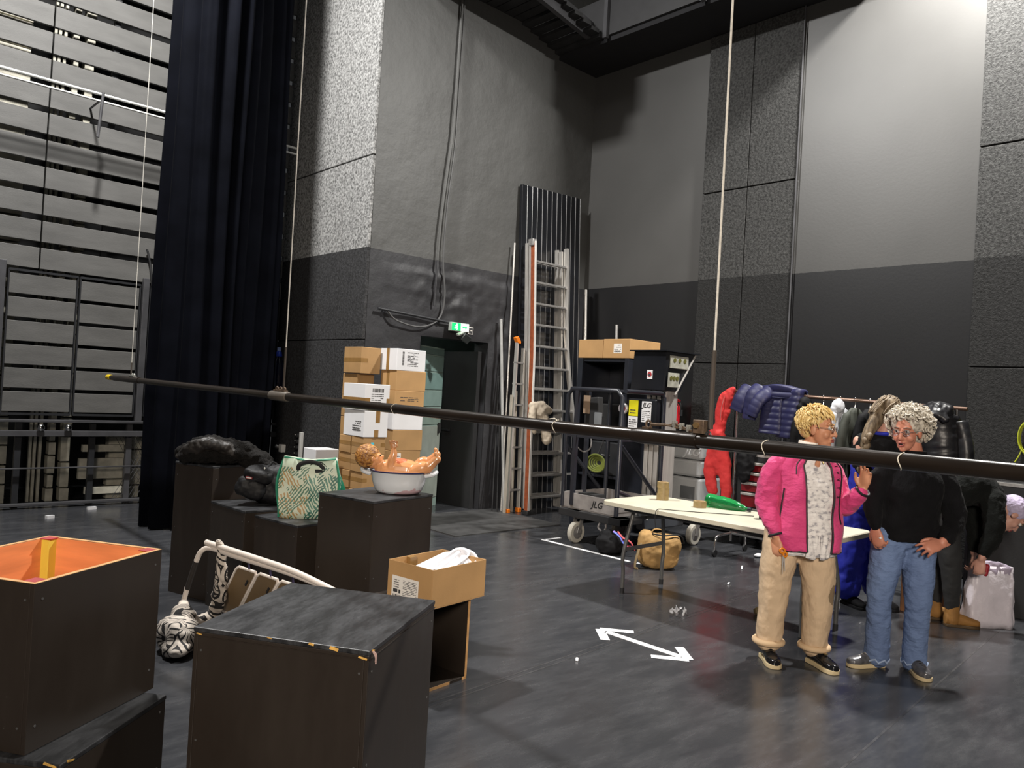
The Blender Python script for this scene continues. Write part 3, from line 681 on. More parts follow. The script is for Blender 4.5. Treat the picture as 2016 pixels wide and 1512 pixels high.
# ------------------------------------------------------------------ black fur heap, backpack, tote
FUR = M('black_fur', (.005, .0042, .0038), .8, var=.5, scale=30, bump=.7, bscale=140, bdist=.02, sheen=.01, spec=.2)
LEATH = M('black_leather', (.012, .009, .007), .55, var=.4, scale=14, bump=.3, bscale=25)
t = thing('fur_coat', 'black fur coat heaped on the tall narrow stage box', 'coat', (2.30, 5.55, .952), -YAW)
m = MB()
m.limb([(-.26, .0, .05), (-.14, 0, .10), (.0, .02, .10), (.16, .0, .085), (.30, -.02, .03)], [.05, .085, .095, .09, .06], n=14)
m.limb([(-.22, -.06, .05), (-.05, -.06, .06), (.12, -.05, .06)], [.05, .06, .055]); m.limb([(.1, .05, .06), (.25, .0, .06), (.40, -.05, .0)], [.07, .08, .05])
m.limb([(-.2, .1, .05), (.05, .12, .07), (.25, .1, .05)], [.05, .06, .05])
m.build('fur_body', FUR, t, remesh=.010, soft=2, disp=[(.05, .07), (.02, .02)], smooth=180)
m = MB(); m.limb([(-.26, -.05, .045), (-.13, -.09, .12), (.0, -.10, .15), (.07, -.08, .10)], [.03, .055, .05, .03]); m.limb([(-.02, -.09, .13), (.09, -.08, .13), (.13, -.06, .06)], [.03, .045, .03])
m.build('leather_panel', LEATH, t, remesh=.009, soft=2, disp=(.035, .05), smooth=180)
NYL = M('black_nylon', (.005, .005, .006), .6, spec=.3, var=.25, scale=6, bump=.25, bscale=12, bdist=.02)
t = thing('backpack', 'black nylon backpack slumped on a stage box', 'backpack', (2.44, 5.08, .734), -YAW)
m = MB(); m.ell((.02, .02, .115), (.175, .10, .125), rot=Euler((-.2, .25, 0)).to_matrix(), e=.62); m.ell((.07, .05, .16), (.11, .09, .10), e=.7); m.build('main_pocket', NYL, t, remesh=.009, soft=4, disp=(.035, .09), smooth=180)
m = MB(); m.ell((-.065, -.075, .10), (.105, .06, .072), rot=Euler((-.15, .30, .1)).to_matrix(), e=.6); m.build('front_pocket', NYL, t, remesh=.008, soft=4, disp=(.02, .06), smooth=180)
m = MB(); m.ell((-.02, -.06, .195), (.10, .07, .045), rot=Euler((.2, .22, 0)).to_matrix(), e=.55); m.build('top_flap', NYL, t, remesh=.008, soft=4, disp=(.015, .06), smooth=180)
m = MB(); m.tube(catmull([(-.12, -.10, .165), (-.03, -.128, .165), (.06, -.11, .215)]), .0035, n=5); m.build('zip', DKSTEEL, t)
m = MB(); m.box((-.065, -.132, .178), (.045, .004, .016), rot=Euler((.2, .1, .0)).to_matrix()); m.build('logo_patch', M('patch_red', '8c2f34', .6), t, smooth=0)
m = MB(); m.box((-.065, -.1345, .178), (.036, .002, .006), rot=Euler((.2, .1, .0)).to_matrix()); m.build('patch_lettering', PAPER, t, smooth=0)
m = MB(); m.tube(catmull([(.02, .0, .24), (.04, .03, .275), (.08, .03, .255)]), .007, n=6); m.build('haul_loop', NYL, t)
m = MB(); m.tube(catmull([(.06, .08, .22), (.18, .02, .17), (.23, -.02, .08), (.2, -.03, .012)]), .016, n=6, flat=.4); m.build('shoulder_strap', NYL, t)
m = MB(); m.ell((.02, -.08, .242), (.006, .004, .008), n=6, m=5); m.build('zip_pull', WHITEP, t)
# tote bag with fern print
k = NT('fern_print', .55)
def fern(rot, sc, ph, th):
    w = k.n('TexWave', wave_type='BANDS', wave_profile='SAW'); w.inputs['Scale'].default_value = sc; w.inputs['Distortion'].default_value = 5.5; w.inputs['Detail'].default_value = 2; w.inputs['Detail Scale'].default_value = 1.3; w.inputs['Phase Offset'].default_value = ph
    k.L.new(k.map(k.obj, (1, 1, .7), (0, rot, .4)), w.inputs['Vector'])
    return k.math('MULTIPLY', k.math('GREATER_THAN', w.outputs['Fac'], .52), k.math('GREATER_THAN', k.noise(k.map(k.obj, (1, 1, .8), (0, rot, 0), (ph, 0, ph)), 13, 2), th))
la, lb = fern(.75, 21, 0, .47), fern(-.8, 23, 3, .49)
side = k.math('GREATER_THAN', k.math('ADD', k.sep(k.obj)[0], k.math('MULTIPLY', k.noise(k.obj, 9), .2)), .09)
inkA = k.mix(side, C('a98a58'), C('4c7d6c')); inkB = k.mix(side, C('46705a'), C('2d5f52'))
bgc = k.mix(k.noise(k.obj, 7), C('cbcdb2'), C('b9c8b8'))
k.out(k.mix(k.math('GREATER_THAN', k.sep(k.obj)[2], .325), k.mix(lb, k.mix(la, bgc, inkA), inkB), C('c3d2be'))); FERN = k.m
GREENB = M('green_bag_edge', '1f7a5c', .55, var=.15)
t = thing('tote_bag', 'fern printed shopping tote with green edges on a low stage box', 'bag', (2.53, 4.615, .702), -YAW+.12)
def tw(z): return .185-.018*math.cos(z*14)-z*.04
rings = []
for i in range(9):
    z = .37*i/8; w = tw(z); d = .085-.055*(i/8)**2
    rings.append([V((w*cx, d*cy+.01*math.sin(z*20+cx*3), z+(.02*abs(cx)*(i == 8)))) for cx, cy in [(-1, -1), (-.6, -1.08), (-.2, -1.0), (.2, -1.05), (.6, -1.1), (1, -1), (1.04, 0), (1, 1), (.5, 1), (0, 1), (-.5, 1), (-1, 1), (-1.04, 0)]])
m = MB(); o_ = [r for r in rings]; m.rings(o_, caps=False); m.add(rings[0], [tuple(range(13))]); m.build('bag_body', FERN, t, smooth=60, solid=.004)
m = MB()
for sx in (-1, 1): m.tube([V((sx*(tw(.37*i/8)+.004), -.085+.055*(i/8)**2, .37*i/8+.004)) for i in range(9)], .009, n=6)
m.tube([V((x*.165, -.036+.006*math.sin(x*9), .368+.018*abs(x)-.012*(abs(x) < .3))) for x in (-1, -.6, -.3, 0, .3, .6, 1)], .010, n=6, flat=.6); m.build('green_binding', GREENB, t)
m = MB(); m.tube(catmull([(-.17, .04, .37), (-.05, .045, .36), (.06, .045, .35), (.16, .04, .385)]), .010, n=6); m.add([V((.165, -.02, .36)), V((.235, .05, .17)), V((.22, .09, .05)), V((.165, .02, .03))], [(0, 1, 2, 3)]); m.build('side_gusset', GREENB, t, solid=.004)
m = MB(); m.tube(catmull([(-.07, -.05, .30), (-.06, -.075, .345), (.0, -.06, .365), (.06, -.05, .35), (.09, -.04, .31), (.04, -.06, .305)]), .013, n=6, flat=.4); m.tube(catmull([(-.03, -.03, .31), (.02, -.03, .35), (.07, -.03, .36), (.11, -.03, .33)]), .011, n=6, flat=.4); m.build('handle', BLACK, t)

# ------------------------------------------------------------------ enamel basin with doll
ENAM = NT('white_enamel', .18, coat=.3)
st = ENAM.math('GREATER_THAN', ENAM.math('SUBTRACT', ENAM.noise(ENAM.map(ENAM.obj, (6, 6, 14)), 1.3, 4), ENAM.math('MULTIPLY', ENAM.sep(ENAM.obj)[2], 3.2)), .50)
ENAM.out(ENAM.mix(ENAM.math('MULTIPLY', st, .55), C('cfd3d8'), C('b0606a'))); ENAMEL = ENAM.m
t = thing('enamel_basin', 'oval white enamel basin with dark blue rim on a stage box', 'basin', (2.87, 4.09, .912), -YAW)
prof = [(.115, .0), (.135, .004), (.150, .02), (.168, .07), (.180, .132), (.186, .138), (.180, .137), (.163, .07), (.145, .02), (.12, .012)]
m = MB(); m.lathe(prof, 36, sy=.80); m.build('bowl', ENAMEL, t, smooth=60)
m = MB(); m.tube([V((.184*math.cos(q*math.pi/18), .184*.80*math.sin(q*math.pi/18), .138)) for q in range(36)], .005, n=8, closed=True); m.build('rim', M('navy_enamel', '2a2848', .2), t)
for s in (-1, 1):
    m = MB(); m.tube(catmull([(s*.17, -.055, .118), (s*.215, -.05, .128), (s*.238, 0, .142), (s*.215, .05, .128), (s*.17, .055, .118)]), .013, n=8); m.build('handle', ENAMEL, t)
DOLL = M('doll_vinyl', 'd39463', .28, var=.06, coat=.3); k = NT('doll_hair', .5)
k.out(k.ramp(k.noise(k.map(k.obj, (60, 60, 60)), 1.2, 3), [(.35, '6b3a14'), (.65, 'c08a45')]), None, k.noise(k.obj, 75, 2), .9, .01); DHAIR = k.m
t = thing('doll', 'bare vinyl baby doll lying on its back in the enamel basin', 'doll', (2.87, 4.09, .918), -YAW); t.scale = (1.12, 1.12, 1.12)
m = MB()
m.ell((-.160, 0, .180), (.056, .055, .058)); m.ell((-.125, -.02, .180), (.030, .032, .036)); m.ell((-.098, -.02, .196), (.010, .009, .010)); m.ell((-.108, -.02, .172), (.018, .02, .012)); m.ell((-.15, -.056, .185), (.016, .008, .018))
m.limb([(-.14, 0, .155), (-.105, 0, .145)], [.032, .034]); m.limb([(-.09, 0, .125), (-.02, 0, .125), (.05, 0, .122), (.10, 0, .115)], [.052, .062, .064, .05], flat=((0, 1, 0), 1.1))
m.limb([(-.045, -.045, .15), (-.038, -.05, .185), (-.030, -.05, .215), (-.033, -.048, .245)], [.022, .025, .021, .014]); m.ell((-.037, -.048, .262), (.018, .010, .018))
for i in range(4): m.limb([(-.052+.011*i, -.048, .272), (-.056+.0135*i, -.048, .288-.003*abs(i-1.5)), (-.057+.014*i, -.052, .296-.004*abs(i-1.5))], [.0055, .005, .004], n=8)
m.limb([(-.022, -.05, .255), (-.010, -.053, .266)], [.006, .005], n=8)
m.limb([(-.07, .055, .12), (-.03, .075, .10), (.03, .07, .10)], [.024, .024, .017])
for y, dz, dx in ((-.035, 0, 0), (.045, .018, -.01)):
    m.limb([(.09, y, .12), (.135+dx, y*1.1, .145+dz), (.165+dx, y, .150+dz), (.20+dx, y, .185+dz), (.215+dx, y, .20+dz)], [.042, .040, .033, .024, .022]); m.limb([(.218+dx, y, .195+dz), (.205+dx, y-.004, .232+dz)], [.018, .010])
m.build('doll_body', DOLL, t, remesh=.0042, soft=2, smooth=180)
m = MB(); m.ell((-.186, -.004, .193), (.072, .072, .070), rot=Euler((0, -.4, 0)).to_matrix()); m.build('hair', DHAIR, t, remesh=.005, disp=(.006, .008), smooth=180)
m = MB(); m.ell((-.106, -.040, .204), (.005, .004, .005), n=8, m=6); m.build('eye', BLACK, t)
m = MB(); m.ell((.0, -.005, .150), (.085, .050, .042)); m.build('painted_belly', M('doll_red_paint', 'c4704f', .25, var=.15, scale=20, coat=.3), t, remesh=.006, soft=2, smooth=180)

# ------------------------------------------------------------------ fallen folding chair with patterned cloth
t = thing('folding_chair', 'white tubular folding chair with brown panels toppled behind the black boxes', 'chair', (1.95, 4.3, 0))
WT = M('cream_white_tube', 'ddd2c8', .35, var=.05)
m = MB(); m.tube(catmull([(1.805, 4.765, .165), (1.82, 4.735, .30)], 4), .015, n=10); m.build('leg_end', WT, t, world=True)
m = MB(); m.tube([(1.82, 4.735, .29), (1.845, 4.685, .47)], .0155, n=10); m.build('grip', M('black_foam', (.02, .016, .014), .8), t, world=True)
m = MB(); m.tube(catmull([(1.845, 4.685, .465), (1.86, 4.655, .53), (1.895, 4.60, .555), (1.94, 4.35, .55), (2.03, 3.85, .545), (2.10, 3.45, .52)], 8), .0155, n=10); m.build('side_tube', WT, t, world=True)
m = MB(); m.tube(catmull([(1.89, 4.66, .58), (1.96, 4.2, .577), (2.02, 3.85, .568), (2.07, 3.6, .54), (2.12, 3.3, .50)], 8), .0165, n=10); m.build('side_tube', WT, t, world=True)
PANEL = M('brown_seat_panel', '6f5b40', .5, var=.15, scale=3)
for o in (0, .185, .37):
    A_ = V((1.985+o*.26, 4.415-o*.97, .475-o*.05)); W_ = V((.045, -.165, -.01)); D_ = V((.02, .30, -.33))*.98
    pts = []
    for (x, y) in ((.08, 0), (.92, 0), (1, .06), (1, .94), (.92, 1), (.08, 1), (0, .94), (0, .06)): pts.append(A_+W_*x+D_*y)
    m = MB(); m.tube(pts, .009, n=8, closed=True); f = m.build('panel_frame', WT, t, world=True)
    nrm = W_.cross(D_).normalized(); m = MB(); m.add([p-nrm*.004 for p in pts]+[p+nrm*.004 for p in pts], [tuple(range(7, -1, -1)), tuple(range(8, 16))]+[(i, (i+1) % 8, 8+(i+1) % 8, 8+i) for i in range(8)]); pn = m.build('panel', PANEL, f, world=True, smooth=0)
    c = A_+W_*.78+D_*.25-nrm*.007; m = MB(); m.box(c, (.006, .012, .045), rot=Euler((.7, 0, 0)).to_matrix()); m.build('slot', BLACK, pn, world=True, smooth=0)
    m = MB(); m.cyl(A_+W_*.6+V((0, 0, .0)), A_+W_*.6+V((-.01, 0, .05)), .006, n=6); m.build('clip', M('purple_clip', '3b3552', .5), f, world=True)
k = NT('petal_print', .75)
vo = k.n('TexVoronoi', feature='F1'); vo.inputs['Scale'].default_value = 6.2; k.L.new(k.obj, vo.inputs['Vector'])
sb_ = k.n('VectorMath', operation='SUBTRACT'); sc_ = k.n('VectorMath', operation='SCALE'); sc_.inputs['Scale'].default_value = 1
k.L.new(k.obj, sb_.inputs[0]); k.L.new(vo.outputs['Position'], sb_.inputs[1]); sx_ = k.sep(sb_.outputs[0])
ang = k.math('ARCTAN2', sx_[2], k.math('ADD', sx_[0], sx_[1])); pet = k.math('GREATER_THAN', k.math('SINE', k.math('MULTIPLY', ang, 14)), -.5)
dd = vo.outputs['Distance']; rings_ = k.math('GREATER_THAN', k.math('SINE', k.math('MULTIPLY', dd, 30)), -.45)
core = k.math('LESS_THAN', dd, .20); edge_ = k.math('GREATER_THAN', dd, .62)
ivory = k.math('MAXIMUM', k.math('MULTIPLY', k.math('MULTIPLY', pet, k.math('GREATER_THAN', dd, .15)), k.math('LESS_THAN', dd, .56)), k.math('MULTIPLY', edge_, rings_))
k.out(k.mix(ivory, C('1a1718'), C('c9beb2'))); PETAL = k.m
t = thing('patterned_cloth', 'black and ivory petal patterned cloth slung over the toppled chair', 'cloth', (1.68, 4.55, 0))
m = MB(); m.ell((1.70, 4.52, .095), (.105, .14, .10), e=.8); m.ell((1.76, 4.60, .16), (.07, .09, .08)); m.ell((1.66, 4.42, .05), (.075, .10, .05)); m.limb([(1.78, 4.68, .19), (1.80, 4.72, .215)], [.035, .03])
m.build('bundle', PETAL, t, world=True, remesh=.010, soft=2, disp=[(.04, .09)], smooth=180)
m = MB(); m.limb([(1.76, 4.60, .12), (1.88, 4.66, .10), (1.955, 4.64, .14), (1.95, 4.57, .30), (1.925, 4.50, .45), (1.915, 4.50, .56), (1.905, 4.52, .60)], [.04, .045, .05, .055, .045, .038, .02], flat=((1, .3, 0), .45))
m.limb([(1.88, 4.66, .06), (1.96, 4.70, .05), (2.02, 4.66, .04)], [.045, .05, .03]); m.build('slung_length', PETAL, t, world=True, remesh=.010, soft=1, disp=(.03, .05), smooth=180)

# ------------------------------------------------------------------ on the pillar: sockets, bottle, exit sign
t = thing('wall_socket', 'small white socket box with plug low on the black pillar', 'socket', (4.80, 9.53, .60))
m = MB(); m.bb((4.77, 9.50, .62), (4.83, 9.58, .72)); m.build('housing', WHITEP, t, world=True, bevel=.004); m = MB(); m.ell((4.755, 9.60, .69), (.03, .03, .03)); m.build('plug', M('chrome2', (.5, .5, .5), .25, .9), t, world=True)
t = thing('socket_strip', 'upright white socket strip with black sockets on the pillar', 'socket', (4.8, 9.1, .6))
m = MB(); m.bb((4.79, 9.03, .56), (4.83, 9.08, .92)); m.build('strip', WHITEP, t, world=True, bevel=.004)
for i in range(4):
    m = MB(); m.cyl((4.80, 9.11, .64+i*.078), (4.76, 9.115, .64+i*.078), .03, n=12); s_ = m.build('socket', BLACK, t, world=True); m = MB(); m.ell((4.755, 9.115, .65+i*.078), (.006, .012, .008), n=8, m=6); m.build('cap_shine', WHITEP, s_, world=True)
t = thing('blue_bottle', 'dark blue bottle hung against the black pillar beside the curtain', 'bottle', (4.73, 9.65, 1.5))
m = MB(); m.lathe([(.0, 1.48), (.07, 1.48), (.085, 1.55), (.085, 1.72), (.07, 1.80), (.042, 1.85), (.035, 1.88)], 20, Matrix.Translation((4.73, 9.65, 0))); m.build('flask', M('deep_blue_glass', '10142c', .15, coat=.4), t, world=True)
m = MB(); m.lathe([(.036, 1.88), (.044, 1.885), (.036, 1.94), (.02, 1.955)], 16, Matrix.Translation((4.73, 9.65, 0))); m.build('collar', M('bright_blue_plastic', '2848c8', .3), t, world=True)
m = MB(); m.lathe([(.028, 1.955), (.026, 2.0), (.012, 2.005)], 14, Matrix.Translation((4.73, 9.65, 0))); m.build('cap', M('pale_blue_cap', '9fb4e6', .3), t, world=True)
m = MB(); m.bb((4.78, 9.63, 1.60), (4.83, 9.67, 1.64)); m.build('hook', DKSTEEL, t, world=True)
t = thing('exit_sign', 'lit green and white exit sign above the doorway', 'sign', (6.18, 7.70, 2.36))
GRN = M('lit_green', '12b45c', .4, emit=1.6); WLIT = M('lit_white', 'e8fff0', .4, emit=1.6)
m = MB(); m.bb((6.035, 7.66, 2.315), (6.325, 7.72, 2.425)); m.build('housing', M('sign_housing', '9aa49c', .5), t, world=True, bevel=.004)
m = MB(); m.bb((6.045, 7.655, 2.325), (6.185, 7.660, 2.418)); g_ = m.build('green_panel', GRN, t, world=True, smooth=0)
m = MB(); m.bb((6.19, 7.655, 2.325), (6.315, 7.660, 2.418)); w_ = m.build('white_panel', WLIT, t, world=True, smooth=0)
m = MB(); m.ell((6.12, 7.653, 2.402), (.010, .003, .010), n=10, m=6); m.limb([(6.118, 7.653, 2.39), (6.112, 7.653, 2.365)], [.009, .008], n=8); m.limb([(6.112, 7.653, 2.365), (6.128, 7.653, 2.352), (6.122, 7.653, 2.335)], [.006, .006, .005], n=6); m.limb([(6.110, 7.653, 2.365), (6.098, 7.653, 2.350), (6.086, 7.653, 2.350)], [.006, .006, .005], n=6); m.limb([(6.116, 7.653, 2.388), (6.134, 7.653, 2.378)], [.005, .004], n=6); m.limb([(6.116, 7.653, 2.388), (6.098, 7.653, 2.380)], [.005, .004], n=6); m.build('running_figure', WLIT, g_, world=True)
m = MB(); m.prism([(0, -.008), (.05, -.008), (.05, -.024), (.085, 0), (.05, .024), (.05, .008), (0, .008)], (6.21, 7.654, 2.37), (1, 0, 0), (0, 0, 1), (0, .001, 0)); m.build('arrow', GRN, w_, world=True, smooth=0)
t = thing('room_plate', 'tiny square black and white plate beside the exit sign', 'sign', (6.39, 7.71, 2.345))
m = MB(); m.bb((6.35, 7.70, 2.30), (6.43, 7.715, 2.39)); m.build('frame', PAPER, t, world=True, smooth=0); m = MB(); m.bb((6.36, 7.696, 2.31), (6.42, 7.70, 2.38)); p_ = m.build('face', INK, t, world=True, smooth=0); m = MB(); m.bb((6.375, 7.693, 2.34), (6.405, 7.697, 2.35)); m.build('dash', PAPER, p_, world=True, smooth=0)
t = thing('emergency_lamp', 'small dark lamp head tilted under the exit sign', 'lamp', (6.23, 7.66, 2.24))
m = MB(); m.box((6.24, 7.62, 2.235), (.12, .07, .10), rot=Euler((.4, .5, 0)).to_matrix()); m.build('housing', M('lamp_black', (.03, .035, .035), .4), t, world=True, bevel=.008)
m = MB(); m.box((6.17, 7.63, 2.29), (.12, .05, .02), rot=Euler((.3, -.4, .1)).to_matrix()); m.build('bracket', M('worn_metal', (.45, .45, .42), .4, .6, var=.5, scale=60), t, world=True); m = MB(); m.cyl((6.24, 7.66, 2.27), (6.24, 7.74, 2.30), .012, n=8); m.build('arm', DKSTEEL, t, world=True)
# ------------------------------------------------------------------ leaning black ribbed flats, poles, ladders
ALU = M('brushed_aluminium', (.62, .60, .57), .38, .65, var=.15, scale=30, stretch=(1, 1, .1))
ALUD = M('dull_aluminium', (.33, .32, .31), .45, .6, var=.2, scale=30)
ORR = M('orange_rail_strip', '8a4628', .5, var=.25, scale=20)
ORC = M('orange_cap', 'e07818', .4)
GLBLACK = M('gloss_black_board', (.008, .009, .012), .28, var=.3, scale=4)
t = thing('ribbed_flat', 'tall black ribbed panel with pale edges leaning in the corner', 'panel', (7.7, 7.55, 0))
lean = lambda z: 7.56+.14*z/4.42
for i in range(12):
    x = 7.15+i*.0975; xb = x+.10
    m = MB(); m.add([V((xb, lean(0), 0)), V((xb+.09, lean(0), 0)), V((xb+.09, lean(0)+.05, 0)), V((xb, lean(0)+.05, 0)), V((x, lean(4.42), 4.42+i*.004)), V((x+.09, lean(4.42), 4.42+i*.004)), V((x+.09, lean(4.42)+.05, 4.42)), V((x, lean(4.42)+.05, 4.42))], [(3, 2, 1, 0), (4, 5, 6, 7), (0, 1, 5, 4), (1, 2, 6, 5), (2, 3, 7, 6), (3, 0, 4, 7)]); m.build('board', GLBLACK, t, world=True, smooth=0, bevel=.004)
    m = MB(); m.cyl((xb+.094, lean(0)-.004, 0), (x+.094, lean(4.42)-.004, 4.42+i*.004), .0042, n=6); m.build('pale_edge', M('pale_edge_strip', (.5, .5, .5), .3, .7), t, world=True)
for (p, q, r, mt, lab) in (((6.92, 7.45, 0), (6.90, 7.70, 2.55), .020, M('grey_pole', (.30, .30, .29), .5), 'pale grey scaffold pole leaning by the doorway'),
                           ((6.97, 7.56, 0), (7.07, 7.70, 3.6), .012, ALU, 'thin shiny pole leaning beside the ribbed panel'),
                           ((6.84, 7.5, 0), (6.97, 7.72, 2.1), .010, BLACK, 'thin black rod leaning against the wall by the doorway'),
                           ((6.80, 7.55, 0), (6.95, 7.73, 1.8), .009, BLACK, 'shorter black rod leaning against the wall by the doorway'),
                           ((8.30, 7.30, 0), (8.46, 7.62, 3.14), .024, ALU, 'thick aluminium pole leaning in the wall corner'),
                           ((8.36, 6.80, 0), (8.52, 7.05, 2.62), .022, ALUD, 'grey tube standing behind the metal cabinet')):
    m = MB(); m.cyl(p, q, r, n=12); tag(m.build('pole', mt), lab, 'pole')
def rail(m, pts, w=.028, d=.07):
    P = [V(p) for p in pts]; R = []
    for p in P: R.append([p+V((-w/2, -d/2, 0)), p+V((w/2, -d/2, 0)), p+V((w/2, d/2, 0)), p+V((-w/2, d/2, 0))])
    m.rings(R)
t = thing('extension_ladder', 'tall triple extension ladder with orange rail leaning on the ribbed panel', 'ladder', (7.5, 7.25, 0))
yl = lambda z: 7.20+.25*z/3.65
lx = lambda z: 7.09+.09*min(1, z/2.2); rx = lambda z: 7.82+(.40*((2.5-z)/2.5)**1.35 if z < 2.5 else 0)
ZS = [.0, .3, .6, .9, 1.2, 1.5, 1.8, 2.1, 2.4, 2.7, 3.0, 3.3, 3.62]
m = MB(); rail(m, [(lx(z), yl(z), z) for z in ZS]); r_ = m.build('rail', ALU, t, world=True, smooth=20)
m = MB(); rail(m, [(lx(z)-.016, yl(z), z) for z in ZS], .006, .062); m.build('orange_strip', ORR, r_, world=True, smooth=20)
m = MB(); rail(m, [(lx(z)+.004, yl(z)-.036, z) for z in ZS], .030, .006); m.build('flange', M('white_alu', (.75, .74, .72), .35, .4), r_, world=True, smooth=20)
m = MB(); rail(m, [(rx(z), yl(z), z) for z in ZS]); r_ = m.build('rail', ALU, t, world=True, smooth=20)
for i in range(12):
    z = .22+.285*i; m = MB(); m.box(((lx(z)+rx(z))/2, yl(z), z), (rx(z)-lx(z), .045, .028)); m.build('rung', ALUD, t, world=True, smooth=0, bevel=.004)
for j in (1, 2):
    for x in (7.21, 7.79):
        m = MB(); rail(m, [(x, yl(z)+.075*j, z) for z in (.05, 3.55+.03*j)], .026, .06); r_ = m.build('rail', ALU, t, world=True, smooth=20)
    for i in range(12):
        z = .235+.285*i; m = MB(); m.box((7.5, yl(z)+.075*j, z), (.56, .03, .022)); m.build('rung', ALUD, t, world=True, smooth=0)
m = MB(); m.box((7.17, 7.46, 3.60), (.07, .09, .09)); m.build('guide_hook', ALUD, t, world=True, bevel=.005)
for x in (7.09, 8.2):
    m = MB(); m.box((x, 7.20, .03), (.07, .10, .06)); m.build('rubber_foot', BLACK, t, world=True, bevel=.01)
t = thing('step_ladder', 'small aluminium stepladder with orange caps behind the extension ladder', 'ladder', (7.05, 7.42, 0))
for p, q in (((6.93, 7.40, 0), (7.03, 7.50, 2.26)), ((7.15, 7.42, 0), (7.15, 7.50, 2.18))):
    m = MB(); rail(m, [p, q], .025, .05); r_ = m.build('rail', ALU, t, world=True)
    m = MB(); m.box((p[0], p[1], .03), (.05, .07, .06)); m.build('foot', ORC, r_, world=True, bevel=.006)
m = MB(); m.prism([(-.05, .03), (0, .05), (.05, -.02), (.045, -.05), (-.01, -.04)], (7.03, 7.47, 2.28), (1, 0, 0), (0, 0, 1), (0, .06, 0)); m.build('top_cap', ORC, t, world=True, bevel=.006)
for i in range(7): z = .3+.28*i; m = MB(); m.box((7.05+.01*z, 7.41+.04*z, z), (.21-.04*z, .07, .02)); m.build('step', ALUD, t, world=True, smooth=0)
for p, q in (((6.86, 7.38, 0), (6.95, 7.46, 1.55)), ((7.10, 7.50, 0), (7.08, 7.52, 1.6))):
    m = MB(); rail(m, [p, q], .02, .035); m.build('rear_leg', M('beige_leg', (.42, .38, .32), .5, .3), t, world=True)
t = thing('dust_sheet', 'crumpled cream dust sheet knotted on the ladder rung', 'cloth', (7.22, 7.2, 1.2)); CREAM = M('cream_cotton', 'b9ad9b', .8, var=.1)
m = MB(); m.limb([(7.12, 7.22, 1.42), (7.26, 7.20, 1.40), (7.40, 7.20, 1.36)], [.06, .09, .05]); m.limb([(7.22, 7.18, 1.36), (7.28, 7.16, 1.20), (7.34, 7.15, .98)], [.08, .07, .07]); m.limb([(7.10, 7.20, 1.38), (7.08, 7.19, 1.25), (7.13, 7.18, 1.08)], [.05, .05, .03])
m.build('sheet', CREAM, t, world=True, remesh=.013, soft=2, disp=[(.045, .10), (.015, .04)], smooth=180)

# ------------------------------------------------------------------ mobile lift
LIFT = M('lift_dark_blue_grey', (.017, .019, .026), .35, var=.15)
LGREY = M('lift_grey_plastic', (.30, .31, .315), .45, var=.08)
TYRE = M('pale_tyre', 'b5b1a6', .6, var=.1)
PLATE = M('worn_alu_plate', (.36, .34, .33), .45, .5, var=.25, scale=9)
WSTICK = M('white_sticker', 'dedee0', .4, var=.03); YSTICK = M('yellow_sticker', 'd8d020', .4, var=.05)
t = thing('mobile_lift', 'dark blue grey vertical mast lift with guarded basket and casters', 'lift', (6.9, 5.3, 0))
m = MB(); m.bb((6.22, 4.96, .285), (6.42, 5.82, .36)); m.bb((6.22, 5.52, .285), (7.12, 5.70, .36)); m.bb((6.22, 4.96, .285), (7.6, 5.12, .36)); m.bb((6.45, 5.12, .30), (7.6, 5.40, .34)); m.build('chassis', BLACK, t, world=True, smooth=0, bevel=.006)
m = MB(); m.bb((6.6, 4.93, .22), (7.3, 5.05, .42)); m.build('battery_cover', M('slate_cover', (.06, .068, .08), .45), t, world=True, smooth=0, bevel=.015)
m = MB(); m.bb((6.615, 4.927, .33), (6.64, 4.931, .38)); m.build('small_sticker', WSTICK, t, world=True, smooth=0)
for x, y in ((6.30, 5.62), (7.45, 4.90), (7.02, 5.60)):
    m = MB(); M4 = Matrix.Translation((x, y, .116)) @ Matrix.Rotation(math.pi/2, 4, 'X') @ Matrix.Rotation(0, 4, 'Z')
    m.lathe([(.07, -.03), (.105, -.03), (.115, -.02), (.115, .02), (.105, .03), (.07, .03)], 28, M4, caps=False); wh = m.build('wheel', TYRE, t, world=True, smooth=40)
    m = MB(); m.lathe([(.03, -.034), (.072, -.026), (.072, .026), (.03, .034)], 24, M4); m.build('hub', ALUD, wh, world=True)
    m = MB()
    for s in (-1, 1): m.box((x+.02, y+s*.045, .19), (.05, .008, .17), rot=Euler((0, .25, 0)).to_matrix())
    m.box((x+.04, y, .275), (.09, .10, .02)); m.build('fork', ALUD, wh, world=True, smooth=0)
m = MB(); m.tube(catmull([(6.24, 5.24, .285), (6.23, 5.25, .23), (6.24, 5.20, .20), (6.24, 5.16, .23), (6.24, 5.16, .285)]), .010, n=6); m.build('tie_loop', PLATE, t, world=True)
